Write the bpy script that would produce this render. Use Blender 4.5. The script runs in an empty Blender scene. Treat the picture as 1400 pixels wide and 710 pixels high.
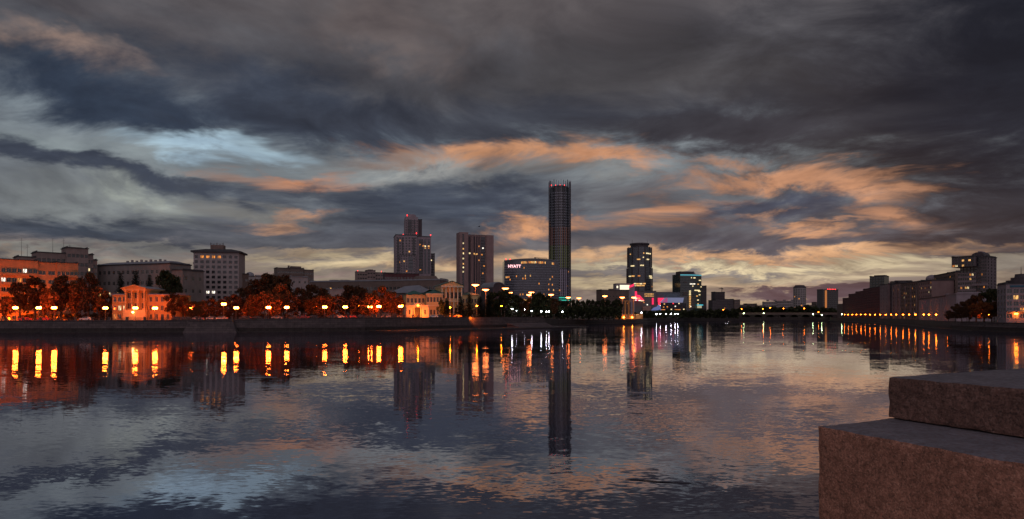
import bpy, bmesh, math, random
from mathutils import Vector, Matrix
random.seed(7)
S = bpy.context.scene
COL = S.collection
F = 933.3          # focal length of the photograph in its own pixels
EYE = 6.3          # camera height above the water
HZ = 432.0         # row of the horizon

def lin(c):
    r = []
    for v in c[:3]:
        v = v / 255.0
        r.append(v / 12.92 if v <= 0.04045 else ((v + 0.055) / 1.055) ** 2.4)
    return (r[0], r[1], r[2], 1.0)

# ---------------------------------------------------------------- camera
cd = bpy.data.cameras.new('camera'); cam = bpy.data.objects.new('camera', cd); COL.objects.link(cam)
cam.location = (0, 0, EYE); cam.rotation_euler = (math.radians(90), 0, 0)
cd.sensor_width = 36; cd.lens = 36 * F / 1400; cd.shift_y = (HZ - 355.0) / 1400
cd.clip_start = 0.1; cd.clip_end = 20000
S.camera = cam

# ---------------------------------------------------------------- sky
W = bpy.data.worlds.new('World'); S.world = W; W.use_nodes = True
NT = W.node_tree; NT.nodes.clear()
class G:
    def __init__(s, nt): s.nt = nt
    def n(s, typ, **kw):
        nd = s.nt.nodes.new(typ)
        for k, v in kw.items(): setattr(nd, k, v)
        return nd
    def l(s, a, b): s.nt.links.new(a, b)
    def put(s, inp, v):
        if isinstance(v, bpy.types.NodeSocket): s.nt.links.new(v, inp)
        else: inp.default_value = v
    def m(s, op, a, b=None, c=None, clamp=False):
        nd = s.n('ShaderNodeMath', operation=op, use_clamp=clamp)
        for i, v in enumerate((a, b, c)):
            if v is not None: s.put(nd.inputs[i], v)
        return nd.outputs[0]
    def vm(s, op, a, b=None, c=None):
        nd = s.n('ShaderNodeVectorMath', operation=op)
        for i, v in enumerate((a, b, c)):
            if v is not None: s.put(nd.inputs[i], v)
        return nd.outputs['Value'] if op in ('LENGTH', 'DOT_PRODUCT') else nd.outputs[0]
    def xyz(s, x, y, z):
        nd = s.n('ShaderNodeCombineXYZ')
        for i, v in enumerate((x, y, z)): s.put(nd.inputs[i], v)
        return nd.outputs[0]
    def noise(s, vec, scale, detail=2, rough=0.5, dist=0.0, dims='3D', color=False):
        nd = s.n('ShaderNodeTexNoise', noise_dimensions=dims)
        s.put(nd.inputs['Vector'], vec); nd.inputs['Scale'].default_value = scale
        nd.inputs['Detail'].default_value = detail; nd.inputs['Roughness'].default_value = rough
        nd.inputs['Distortion'].default_value = dist
        return nd.outputs['Color' if color else 0]
    def mr(s, v, a, b, c, d, t='SMOOTHSTEP'):
        nd = s.n('ShaderNodeMapRange', interpolation_type=t)
        s.put(nd.inputs[0], v)
        for i, q in enumerate((a, b, c, d)): s.put(nd.inputs[i + 1], q)
        return nd.outputs[0]
    def mix(s, f, a, b, mode='MIX'):
        nd = s.n('ShaderNodeMix', data_type='RGBA', blend_type=mode)
        s.put(nd.inputs[0], f); s.put(nd.inputs[6], a); s.put(nd.inputs[7], b)
        return nd.outputs[2]
    def ramp(s, v, stops):
        nd = s.n('ShaderNodeValToRGB'); cr = nd.color_ramp
        while len(cr.elements) > 1: cr.elements.remove(cr.elements[-1])
        cr.elements[0].position = stops[0][0]; cr.elements[0].color = stops[0][1]
        for p, c in stops[1:]:
            e = cr.elements.new(p); e.color = c
        s.put(nd.inputs[0], v)
        return nd.outputs[0]

def build_sky():
    g = G(NT)
    tc = g.n('ShaderNodeTexCoord')
    sep = g.n('ShaderNodeSeparateXYZ'); g.l(tc.outputs['Generated'], sep.inputs[0])
    x, y, z = sep.outputs
    r = g.m('SQRT', g.m('ADD', g.m('MULTIPLY', x, x), g.m('ADD', g.m('MULTIPLY', y, y), 1e-6)))
    az = g.m('ARCTAN2', x, y)
    v = g.m('DIVIDE', g.m('MAXIMUM', z, -0.02), r)
    U = g.m('MULTIPLY', az, F); V = g.m('MULTIPLY', g.m('MINIMUM', v, 4.0), F)
    # the cloud layer seen in perspective: detail stretches out towards the horizon
    den = g.m('ADD', g.m('MAXIMUM', z, 0.0), 0.17)
    P = g.xyz(g.m('DIVIDE', x, den), g.m('DIVIDE', y, den), 0.0)
    Pw = g.vm('ADD', P, g.vm('MULTIPLY', g.vm('SUBTRACT', g.noise(P, 0.9, 2, 0.5, color=True), (.5, .5, .5)), (1.1, 0.6, 0)))
    w1 = g.vm('SUBTRACT', g.noise(Pw, 1.5, 5, 0.6, color=True), (.5, .5, .5))
    w2 = g.vm('SUBTRACT', g.noise(Pw, 6.0, 4, 0.62, color=True), (.5, .5, .5))
    amp = g.mr(V, 0, 330, 0.35, 1.0, 'LINEAR')
    wv = g.vm('MULTIPLY', w1, g.xyz(g.m('MULTIPLY', amp, 170.0), g.m('MULTIPLY', amp, 120.0), 0.0))
    wv = g.vm('ADD', wv, g.vm('MULTIPLY', w2, g.xyz(g.m('MULTIPLY', amp, 60.0), g.m('MULTIPLY', amp, 52.0), 0.0)))
    Q = g.vm('ADD', g.xyz(U, V, 0.0), wv)
    fine = g.noise(Pw, 4.4, 6, 0.64)
    fine2 = g.noise(Pw, 2.2, 4, 0.6, 0.3)
    brk = g.mr(g.noise(g.vm('MULTIPLY', Pw, (1, .8, 1)), 6.0, 4, 0.65), 0.34, 0.56, 0.42, 1.0)
    edge = g.m('MULTIPLY', g.m('SUBTRACT', fine, 0.5), 1.5)
    sq = g.n('ShaderNodeSeparateXYZ'); g.l(Q, sq.inputs[0])
    vq = sq.outputs[1]
    def st(py, c): return (min(1, (432 - py) / 1000.0 + 0.02), lin(c))
    t = g.m('ADD', g.m('DIVIDE', vq, 1000.0), 0.02, clamp=True)
    base = g.ramp(t, [st(436, (104, 94, 96)), st(418, (122, 108, 104)), st(396, (138, 124, 110)), st(372, (134, 122, 112)),
                      st(350, (104, 100, 104)), st(325, (84, 86, 95)), st(290, (92, 97, 106)), st(240, (116, 122, 127)), st(190, (122, 132, 140)),
                      st(140, (78, 82, 91)), st(60, (82, 80, 85)), st(-20, (94, 88, 90)), st(-200, (80, 78, 86)), st(-500, (66, 70, 84))])
    cur = base
    def dab(px, py, sx, sy, rot, c, a, soft=0.25, e=1.0):
        nonlocal cur
        if c[0] > c[2] + 45 and py > 180 and py < 330: e = 1.6        # sunlit cloud edges are wispy
        A = math.atan((px - 700) / F); vv = (432 - py) * math.cos(A)
        mp = g.n('ShaderNodeMapping', vector_type='TEXTURE')
        g.l(Q, mp.inputs[0])
        mp.inputs['Location'].default_value = (A * F, vv, 0)
        mp.inputs['Rotation'].default_value = (0, 0, math.radians(rot))
        mp.inputs['Scale'].default_value = (sx * math.cos(A) ** 2, sy * math.cos(A), 1)
        d = g.vm('LENGTH', mp.outputs[0])
        d = g.m('MULTIPLY_ADD', edge, e, d)
        f = g.mr(d, soft, 1.35, a, 0.0)
        if c[0] > c[2] + 40: a *= .9
        if c[0] > c[2] + 55: c = (c[0] + 4, c[1] * .975, c[2] * .92)
        if max(c) > 140: f = g.m('MULTIPLY', f, brk)
        cur = g.mix(f, cur, lin(c))
    for i, d in enumerate(DABS):
        if i % 10 == 9: Q = g.vm('MULTIPLY_ADD', cur, (1e-5, 1e-5, 1e-5), Q)   # keeps the node evaluation in order
        dab(*d)
    # fine modelling of the cloud: soft light and dark within it
    k = g.mr(fine2, 0.32, 0.68, 0.74, 1.26, 'LINEAR')
    k = g.m('MULTIPLY', k, g.mr(fine, 0.33, 0.67, 0.82, 1.18, 'LINEAR'))
    cur = g.vm('MULTIPLY', cur, g.xyz(k, k, g.m('MULTIPLY', g.m('POWER', k, 0.9), 1.0)))
    # the clear air behind: a low sun just under the cloud, added thinly
    ns = g.n('ShaderNodeTexSky', sky_type='NISHITA')
    ns.sun_disc = False; ns.sun_elevation = math.radians(1.0); ns.sun_rotation = math.radians(24)
    ns.air_density = 1.2; ns.dust_density = 1.5
    # the open eastern sky behind the camera: paler and brighter
    bk = g.mr(g.m("DIVIDE", y, r), -.1, -.8, 0.0, 1.0)
    cur = g.mix(bk, cur, lin((176, 160, 168)))
    bg = g.n('ShaderNodeBackground'); g.l(cur, bg.inputs[0]); bg.inputs[1].default_value = 1.0
    b2 = g.n('ShaderNodeBackground'); g.l(ns.outputs[0], b2.inputs[0]); b2.inputs[1].default_value = 0.003
    ad = g.n('ShaderNodeAddShader'); g.l(bg.outputs[0], ad.inputs[0]); g.l(b2.outputs[0], ad.inputs[1])
    out = g.n('ShaderNodeOutputWorld'); g.l(ad.outputs[0], out.inputs[0])

DABS = [
 # px, py, half width, half height, tilt, colour, strength, core
 (760, 95, 800, 120, 0, (68, 67, 73), .75),
 (1250, 145, 340, 175, -8, (42, 41, 48), .95),
 (1400, 120, 230, 240, 0, (32, 35, 46), .97),
 (600, 20, 300, 60, 0, (96, 88, 88), .55),
 (850, 100, 260, 60, 0, (72, 69, 71), .6),
 (520, 45, 90, 30, -12, (114, 102, 100), .5),
 (150, 12, 260, 24, -3, (84, 80, 84), .7),
 (80, 62, 120, 22, -8, (146, 124, 114), .95, .1),
 (190, 80, 70, 16, -14, (140, 122, 114), .8, .1),
 (170, 132, 330, 44, -5, (52, 62, 79), 1.),
 (440, 155, 270, 58, -10, (58, 65, 80), .95),
 (190, 200, 270, 30, 0, (124, 133, 138), .85, .1),
 (275, 193, 110, 17, -4, (170, 196, 212), 1.0, .15),
 (378, 206, 55, 13, -10, (160, 184, 198), .9, .1),
 (60, 190, 100, 22, 0, (128, 138, 142), .7, .1),
 (170, 229, 300, 18, -7, (60, 66, 80), 1., .4),
 (420, 258, 170, 13, -3, (76, 80, 89), .8),
 (420, 244, 90, 11, 3, (196, 142, 112), .95, .0),
 (320, 234, 80, 8, -6, (150, 122, 110), .7, .0),
 (110, 272, 190, 40, 0, (128, 133, 134), .9, .1),
 (190, 268, 80, 22, -15, (152, 158, 152), .9, .0),
 (330, 288, 130, 16, 0, (120, 118, 114), .7, .1),
 (410, 287, 45, 9, 10, (180, 140, 116), .9, 0.),
 (375, 307, 50, 9, 0, (176, 140, 118), .9, 0.),
 (120, 320, 260, 22, 0, (60, 67, 80), .95),
 (380, 332, 200, 12, 0, (82, 84, 92), .8),
 (610, 280, 200, 44, 0, (62, 69, 84), .95),
 (560, 322, 150, 18, 0, (80, 82, 92), .8),
 (700, 165, 330, 45, 0, (57, 60, 71), .9),
 (990, 176, 230, 30, 0, (58, 58, 66), 1., .4),
 (590, 232, 160, 24, 0, (146, 147, 146), .95, .1),
 (760, 236, 120, 14, 0, (122, 118, 116), .8, .1),
 (690, 213, 170, 21, -2, (192, 146, 116), 1.0, .0),
 (700, 207, 90, 11, -2, (214, 162, 128), 1.0, .0),
 (815, 221, 85, 12, -6, (200, 150, 120), 1.0, .0),
 (540, 214, 80, 12, 6, (140, 122, 114), .7, 0.),
 (725, 312, 70, 17, 12, (204, 154, 120), 1.0, .0),
 (860, 304, 150, 12, -2, (170, 130, 108), .85, 0.),
 (870, 262, 110, 18, 0, (96, 96, 102), .8),
 (900, 284, 130, 13, 3, (196, 148, 120), .95, .0),
 (990, 218, 70, 9, 0, (170, 130, 108), .8, 0.),
 (1050, 243, 150, 15, 0, (192, 146, 120), 1.0, .0),
 (1165, 248, 95, 24, -14, (198, 150, 122), 1.0, .0),
 (1220, 290, 75, 20, -20, (186, 142, 118), 1.0, .0),
 (1290, 308, 90, 11, -3, (118, 98, 92), .7, 0.),
 (1060, 281, 125, 19, 3, (62, 71, 88), 1.0),
 (950, 312, 130, 9, 0, (84, 88, 98), .85),
 (1110, 312, 85, 10, -8, (194, 150, 122), .95, 0.),
 (1150, 298, 60, 6, -8, (176, 136, 114), .8, 0.),
 (1020, 331, 260, 11, 0, (76, 79, 90), .95),
 (1330, 335, 150, 22, 0, (54, 54, 62), .95),
 (1380, 290, 100, 40, 0, (48, 49, 58), .9),
 (760, 337, 150, 9, 0, (104, 100, 104), .7),
 (760, 356, 190, 10, 0, (200, 168, 138), .95),
 (1060, 350, 270, 9, 0, (214, 174, 140), 1.),
 (1030, 367, 310, 9, 0, (216, 200, 164), 1.),
 (960, 376, 160, 5, 0, (116, 118, 122), .85, .2, 3.),
 (830, 376, 150, 5, 0, (112, 108, 110), .8),
 (840, 391, 150, 8, 0, (186, 168, 136), .9),
 (1150, 379, 200, 7, 0, (200, 184, 154), .9),
 (1170, 386, 120, 3, 0, (126, 120, 122), .7),
 (1010, 391, 180, 5, 0, (190, 166, 138), .9),
 (1100, 399, 90, 9, 0, (82, 74, 82), 1.0, .75),
 (1190, 397, 90, 9, 0, (78, 72, 82), 1.0, .75),
 (1010, 413, 120, 4, 0, (170, 150, 120), .8),
 (1370, 360, 90, 9, 0, (128, 122, 114), .9),
 (1390, 342, 60, 8, 0, (70, 70, 78), .7),
 (900, 410, 100, 7, 0, (124, 114, 112), .7),
 (620, 395, 60, 5, 0, (164, 164, 122), .85),
 (590, 364, 120, 8, 0, (200, 170, 138), .95),
 (640, 378, 90, 4, 0, (122, 114, 110), .7),
 (450, 346, 110, 6, 2, (170, 148, 122), .85),
 (490, 360, 150, 8, 0, (198, 178, 144), .95),
 (400, 376, 110, 5, 0, (140, 120, 116), .7),
 (60, 349, 150, 5, 0, (126, 125, 121), .8),
 (210, 344, 120, 5, 0, (120, 119, 116), .7),
 (300, 362, 90, 4, 0, (144, 128, 116), .6),
 (100, 366, 190, 8, 0, (82, 84, 92), .8),
 (220, 384, 150, 8, 0, (108, 106, 106), .7),
]
build_sky()
S.view_settings.view_transform = 'Standard'; S.view_settings.look = 'None'
S.view_settings.exposure = 0; S.view_settings.gamma = 1
cy = S.cycles
cy.use_denoising = True; cy.denoiser = 'OPENIMAGEDENOISE'
cy.max_bounces = 5; cy.diffuse_bounces = 2; cy.glossy_bounces = 3; cy.transmission_bounces = 3
cy.transparent_max_bounces = 8; cy.sample_clamp_indirect = 4; cy.caustics_reflective = False; cy.caustics_refractive = False
W.cycles.sampling_method = 'MANUAL'; W.cycles.sample_map_resolution = 256
# ================================================================ helpers
def X(px, D): return (px - 700.0) / F * D
def Z(py, D): return EYE + (HZ - py) * D / F

MATS = {}
def mat_plain(key, c, rough=0.8, var=0.18, scale=0.35, metal=0.0, spec=0.3, bump=0.0, coords='Object', streak=False):
    if key in MATS: return MATS[key]
    m = bpy.data.materials.new(key); m.use_nodes = True; g = G(m.node_tree)
    b = m.node_tree.nodes['Principled BSDF']
    tc = g.n('ShaderNodeTexCoord').outputs[coords]
    n1 = g.noise(tc, scale, 5, 0.6)
    n2 = g.noise(g.vm('MULTIPLY', tc, (1, 1, 0.15)), scale * 3, 3, 0.6) if streak else g.noise(tc, scale * 7, 3, 0.6)
    k = g.m('ADD', g.mr(n1, 0.3, 0.7, 1 - var, 1 + var, 'LINEAR'), g.mr(n2, 0.3, 0.7, -var * .6, var * .6, 'LINEAR'))
    col = g.vm('MULTIPLY', (c[0], c[1], c[2]), g.xyz(k, k, k))
    g.l(col, b.inputs['Base Color'])
    b.inputs['Roughness'].default_value = rough; b.inputs['Metallic'].default_value = metal
    b.inputs['Specular IOR Level'].default_value = spec
    if bump:
        bp = g.n('ShaderNodeBump'); bp.inputs['Strength'].default_value = 0.6; bp.inputs['Distance'].default_value = bump
        g.l(n2, bp.inputs['Height']); g.l(bp.outputs[0], b.inputs['Normal'])
    MATS[key] = m; return m

def mat_emit(key, c, s, base=(.1, .1, .1), pattern=None):
    if key in MATS: return MATS[key]
    m = bpy.data.materials.new(key); m.use_nodes = True; b = m.node_tree.nodes['Principled BSDF']
    b.inputs['Base Color'].default_value = (*base, 1)
    b.inputs['Emission Color'].default_value = (*c[:3], 1); b.inputs['Emission Strength'].default_value = s
    if pattern:                                   # curtains and furniture seen through a lit window
        g = G(m.node_tree); tc = g.n('ShaderNodeTexCoord').outputs['Object']
        n = g.noise(g.vm('MULTIPLY', tc, (1, 1, .4)), pattern, 2, 0.5)
        g.l(g.mr(n, 0.35, 0.62, s * .35, s * 1.3), b.inputs['Emission Strength'])
    MATS[key] = m; return m

def mat_glass(key, c=(.02, .025, .03), rough=0.08, spec=0.8, metal=0.0):
    if key in MATS: return MATS[key]
    m = bpy.data.materials.new(key); m.use_nodes = True; g = G(m.node_tree); b = m.node_tree.nodes['Principled BSDF']
    tc = g.n('ShaderNodeTexCoord').outputs['Object']
    n = g.noise(tc, 0.7, 2, 0.5)
    k = g.mr(n, 0.3, 0.7, 0.55, 1.5, 'LINEAR')
    g.l(g.vm('MULTIPLY', c, g.xyz(k, k, k)), b.inputs['Base Color'])
    b.inputs['Roughness'].default_value = rough; b.inputs['Specular IOR Level'].default_value = spec; b.inputs['Metallic'].default_value = metal
    MATS[key] = m; return m

WARM = mat_emit('lit_window_warm', (1, .50, .14), 1.0, pattern=1.5)
AMBER = mat_emit('lit_window_amber', (1, .33, .05), .8, pattern=1.5)
CREAM = mat_emit('lit_window_cream', (1, .78, .40), 1.2, pattern=1.5)
WHITE = mat_emit('lit_window_white', (1, .90, .74), 1.5, pattern=1.5)
REDW = mat_emit('lit_window_red', (1, .02, .03), 1.6)
PANE = mat_glass('window_glass')
PANE2 = mat_glass('window_glass_brown', (.035, .022, .018), .2, .5)
FRAME = mat_plain('frame_white', (.35, .33, .30), .5, .1)
FRAMED = mat_plain('frame_dark', (.06, .055, .055), .5, .1)

class MB:
    def __init__(s): s.v = []; s.f = []; s.mi = []; s.mats = []
    def mid(s, m):
        if m is None: return 0
        if m not in s.mats: s.mats.append(m)
        return s.mats.index(m)
    def quad(s, pts, m=None):
        b = len(s.v); s.v += [tuple(p) for p in pts]; s.f.append(tuple(range(b, b + len(pts)))); s.mi.append(s.mid(m))
    def poly(s, vs, fs, m=None):
        b = len(s.v); s.v += [tuple(p) for p in vs]; i = s.mid(m)
        for f in fs: s.f.append(tuple(b + q for q in f)); s.mi.append(i)
    def box(s, x0, x1, y0, y1, z0, z1, m=None):
        v = [(x, y, z) for z in (z0, z1) for y in (y0, y1) for x in (x0, x1)]
        s.poly(v, [(0, 1, 5, 4), (1, 3, 7, 5), (3, 2, 6, 7), (2, 0, 4, 6), (4, 5, 7, 6), (0, 2, 3, 1)], m)
    def prism(s, pts, z0, z1, m=None):            # plan outline extruded upward; z1 may be a list
        n = len(pts); z1 = z1 if isinstance(z1, (list, tuple)) else [z1] * n
        v = [(p[0], p[1], z0) for p in pts] + [(p[0], p[1], z1[i]) for i, p in enumerate(pts)]
        s.poly(v, [(i, (i + 1) % n, n + (i + 1) % n, n + i) for i in range(n)] + [tuple(range(n, 2 * n)), tuple(reversed(range(n)))], m)
    def slab(s, pts, y0, y1, m=None):             # outline in x, z pushed back from y0 to y1
        n = len(pts); v = [(p[0], y0, p[1]) for p in pts] + [(p[0], y1, p[1]) for p in pts]
        s.poly(v, [(i, (i + 1) % n, n + (i + 1) % n, n + i) for i in range(n)] + [tuple(reversed(range(n, 2 * n))), tuple(range(n))], m)
    def tube(s, rings, n=8, m=None, cap=True):    # rings: (centre, radius)
        b = []; V = []
        for i, (c, r) in enumerate(rings):
            a = Vector(rings[max(i - 1, 0)][0]); d = Vector(rings[min(i + 1, len(rings) - 1)][0])
            t = (d - a); t = t.normalized() if t.length > 1e-6 else Vector((0, 0, 1))
            u = t.orthogonal().normalized() if abs(t.z) < .95 else (Vector((1, 0, 0)) - t * t.x).normalized()
            w = t.cross(u)
            for k in range(n):
                q = 2 * math.pi * k / n
                V.append(Vector(c) + (u * math.cos(q) + w * math.sin(q)) * r)
        fs = []
        for i in range(len(rings) - 1):
            for k in range(n):
                k2 = (k + 1) % n
                fs.append((i * n + k, i * n + k2, (i + 1) * n + k2, (i + 1) * n + k))
        if cap: fs += [tuple(reversed(range(n))), tuple(range((len(rings) - 1) * n, len(rings) * n))]
        s.poly(V, fs, m)
    def lathe(s, prof, n=24, c=(0, 0), m=None, a0=0, a1=2 * math.pi):   # profile of (radius, z)
        full = abs(a1 - a0 - 2 * math.pi) < 1e-6; N = n if full else n + 1
        V = []
        for r, z in prof:
            for k in range(N):
                q = a0 + (a1 - a0) * k / n
                V.append((c[0] + r * math.cos(q), c[1] + r * math.sin(q), z))
        fs = []
        for i in range(len(prof) - 1):
            for k in range(n):
                k2 = (k + 1) % N
                fs.append((i * N + k, i * N + k2, (i + 1) * N + k2, (i + 1) * N + k))
        s.poly(V, fs, m)
    def mesh(s, name, m=None, smooth=False):
        me = bpy.data.meshes.new(name); me.from_pydata([tuple(map(float, v)) for v in s.v], [], s.f)
        ms = s.mats or ([m] if m else [])
        for q in ms: me.materials.append(q)
        if s.mats:
            for i, p in enumerate(me.polygons): p.material_index = s.mi[i]
        if smooth: me.polygons.foreach_set('use_smooth', [True] * len(me.polygons))
        me.update(); return me
    def build(s, name, m=None, parent=None, loc=(0, 0, 0), smooth=False, rz=0):
        return obj(name, s.mesh(name, m, smooth), parent, loc, rz)

def obj(name, me, parent=None, loc=(0, 0, 0), rz=0, sc=None):
    o = bpy.data.objects.new(name, me); COL.objects.link(o)
    o.location = loc; o.rotation_euler = (0, 0, rz)
    if sc is not None: o.scale = sc if hasattr(sc, '__len__') else (sc, sc, sc)
    if parent is not None: o.parent = parent
    return o
def tag(o, label, cat, group=None, kind=None):
    if label: o['label'] = label
    if cat: o['category'] = cat
    if group: o['group'] = group
    if kind: o['kind'] = kind
    return o
def thing(name, label, cat, loc=(0, 0, 0), rz=0, group=None, sc=None):
    return tag(obj(name, None, None, loc, rz, sc), label, cat, group)
def structure(name, mb, m, smooth=False):
    o = mb.build(name, m, smooth=smooth); o['kind'] = 'structure'; return o
def copy_tree(o, parent=None):
    c = o.copy(); COL.objects.link(c); c.parent = parent
    for ch in list(o.children): copy_tree(ch, c)
    return c
ORD = ['first', 'second', 'third', 'fourth', 'fifth', 'sixth', 'seventh', 'eighth', 'ninth', 'tenth', 'eleventh', 'twelfth',
       'thirteenth', 'fourteenth', 'fifteenth', 'sixteenth', 'seventeenth', 'eighteenth', 'nineteenth', 'twentieth']
ORD += ['twenty-' + w for w in ORD[:9]] + ['thirtieth'] + ['thirty-' + w for w in ORD[:9]]
def nth(i, n): return 'last' if i == n - 1 and n > 2 else ORD[i]

WIN = {}
def window_mesh(w, h, pane, frame, bars):
    k = (round(w, 2), round(h, 2), pane.name, frame.name if frame else '', bars)
    if k in WIN: return WIN[k]
    mb = MB(); mb.quad([(0, .22, 0), (w, .22, 0), (w, .22, h), (0, .22, h)], pane)
    if frame:
        t = min(.09, w * .08); y0, y1 = .12, .215
        mb.box(.01, t, y0, y1, .01, h - .01, frame); mb.box(w - t, w - .01, y0, y1, .01, h - .01, frame)
        mb.box(t, w - t, y0, y1, .01, t, frame); mb.box(t, w - t, y0, y1, h - t, h - .01, frame)
        for i in range(bars):
            x = w * (i + 1) / (bars + 1); mb.box(x - t / 2, x + t / 2, y0 + .01, y1, t, h - t, frame)
    WIN[k] = mb.mesh('window'); return WIN[k]

class Bld:
    """A building standing where its two front corners are seen: column of the picture and distance."""
    def __init__(s, name, label, xl, Dl, xr, Dr, zb=3.0, cat='building', group=None):
        s.zb = zb; s.p = Vector((X(xl, Dl), Dl)); s.q = Vector((X(xr, Dr), Dr)); d = s.q - s.p
        s.W = d.length; s.rz = math.atan2(d.y, d.x)
        s.root = thing(name, label, cat, (s.p.x, s.p.y, zb), s.rz, group); s.nw = 0; s.rest = None
    def u(s, px):
        k = (px - 700) / F; d = s.q - s.p
        t = (k * s.p.y - s.p.x) / (d.x - k * d.y); return t * s.W
    def D(s, u): return s.p.y + (s.q.y - s.p.y) * u / s.W
    def z(s, py, u=0): return Z(py, s.D(u)) - s.zb
    def window(s, x, y, z, w, h, pane, frame, bars, rz=0):
        me = window_mesh(w, h, pane, frame, bars)
        if s.nw < 98:
            obj('window', me, s.root, (x, y, z), rz)
        else:
            if s.rest is None: s.rest = MB()
            c, sn = math.cos(rz), math.sin(rz); b = len(s.rest.v)
            s.rest.v += [(x + v.co.x * c - v.co.y * sn, y + v.co.x * sn + v.co.y * c, z + v.co.z) for v in me.vertices]
            for p in me.polygons:
                s.rest.f.append(tuple(b + i for i in p.vertices)); s.rest.mi.append(s.rest.mid(me.materials[p.material_index]))
        s.nw += 1
    def done(s):
        if s.rest: o = s.rest.build('window', None, s.root); o['kind'] = 'stuff'
    def block(s, u0, u1, z1, mat, cols=0, floors=0, z0=0, y0=0, depth=14, ww=1.5, wh=1.6, sill=.35, pane=None, frame=FRAME, bars=1,
              lit=None, side=None, side_cols=3, name='wall', top=None, zf0=None, zf1=None, roof=None, skip=None, coping=.4, pattern=None):
        """One box of the building with real window openings in its front (and the side we see)."""
        pane = pane or PANE; lit = lit or {}; mb = MB(); W = u1 - u0
        zf0 = z0 if zf0 is None else zf0; zf1 = z1 if zf1 is None else zf1
        fh = (zf1 - zf0) / max(floors, 1)
        def face(Wd, n, T, rz, org, key):
            cw = Wd / max(n, 1); w = min(ww, cw * .8); h = min(wh, fh * .85)
            if n == 0 or floors == 0:
                mb.quad([T(0, z0, 0), T(Wd, z0, 0), T(Wd, z1, 0), T(0, z1, 0)]); return
            if zf0 > z0 + .001: mb.quad([T(0, z0, 0), T(Wd, z0, 0), T(Wd, zf0, 0), T(0, zf0, 0)])
            if z1 > zf1 + .001: mb.quad([T(0, zf1, 0), T(Wd, zf1, 0), T(Wd, z1, 0), T(0, z1, 0)])
            for f in range(floors):
                a = zf0 + f * fh; b0 = a + (fh - h) * sill * 1.4; b1 = b0 + h; c = a + fh
                mb.quad([T(0, a, 0), T(Wd, a, 0), T(Wd, b0, 0), T(0, b0, 0)])
                mb.quad([T(0, b1, 0), T(Wd, b1, 0), T(Wd, c, 0), T(0, c, 0)])
                x = 0
                for k in range(n):
                    wx = k * cw + (cw - w) / 2
                    if skip and skip(k, f, key): continue
                    mb.quad([T(x, b0, 0), T(wx, b0, 0), T(wx, b1, 0), T(x, b1, 0)])
                    r = .25
                    mb.quad([T(wx, b0, 0), T(wx, b0, r), T(wx, b1, r), T(wx, b1, 0)])
                    mb.quad([T(wx + w, b0, 0), T(wx + w, b1, 0), T(wx + w, b1, r), T(wx + w, b0, r)])
                    mb.quad([T(wx, b0, 0), T(wx + w, b0, 0), T(wx + w, b0, r), T(wx, b0, r)])
                    mb.quad([T(wx, b1, 0), T(wx, b1, r), T(wx + w, b1, r), T(wx + w, b1, 0)])
                    x = wx + w
                    o = T(wx, b0, 0); lk = (k, floors - 1 - f) if key == 'front' else (key, k, floors - 1 - f)
                    s.window(o[0], o[1], o[2], w, h, lit.get(lk, pane), frame, bars, rz)
                mb.quad([T(x, b0, 0), T(Wd, b0, 0), T(Wd, b1, 0), T(x, b1, 0)])
        face(W, cols, lambda u, z, r: (u0 + u, y0 + r, z), 0, None, 'front')
        if side == 'R': face(depth, side_cols, lambda u, z, r: (u1 - r, y0 + u, z), math.pi / 2, None, 'side')
        else: mb.quad([(u1, y0, z0), (u1, y0 + depth, z0), (u1, y0 + depth, z1), (u1, y0, z1)])
        if side == 'L': face(depth, side_cols, lambda u, z, r: (u0 + r, y0 + depth - u, z), -math.pi / 2, None, 'side')
        else: mb.quad([(u0, y0, z0), (u0, y0, z1), (u0, y0 + depth, z1), (u0, y0 + depth, z0)])
        mb.quad([(u0, y0 + depth, z0), (u0, y0 + depth, z1), (u1, y0 + depth, z1), (u1, y0 + depth, z0)])
        mb.quad([(u0, y0, z1), (u1, y0, z1), (u1, y0 + depth, z1), (u0, y0 + depth, z1)])
        o = mb.build(name, mat, s.root)
        if coping:
            r = MB(); e = .35
            r.box(u0 - e, u1 + e, y0 - e, y0 + depth + e, z1 + .003, z1 + coping)
            r.box(u0 + .1, u0 + .4, y0 + .4, y0 + depth - .4, z1 + coping, z1 + coping + .5); r.box(u1 - .4, u1 - .1, y0 + .4, y0 + depth - .4, z1 + coping, z1 + coping + .5)
            r.build('roof', roof or ROOF, s.root)
        return o
    def box(s, name, u0, u1, y0, y1, z0, z1, mat):
        mb = MB(); mb.box(u0, u1, y0, y1, z0, z1); return mb.build(name, mat, s.root)
    def antenna(s, u, y, z, h):
        mb = MB(); mb.tube([((u, y, z), .09), ((u, y, z + h), .04)], 5)
        for k in range(3): mb.box(u - .9 + k * .2, u + .9 - k * .2, y - .03, y + .03, z + h * (.75 + .1 * k), z + h * (.75 + .1 * k) + .06)
        mb.build('antenna', FRAMED, s.root)

ROOF = mat_plain('roof_felt', (.06, .06, .065), .85, .25)
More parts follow.
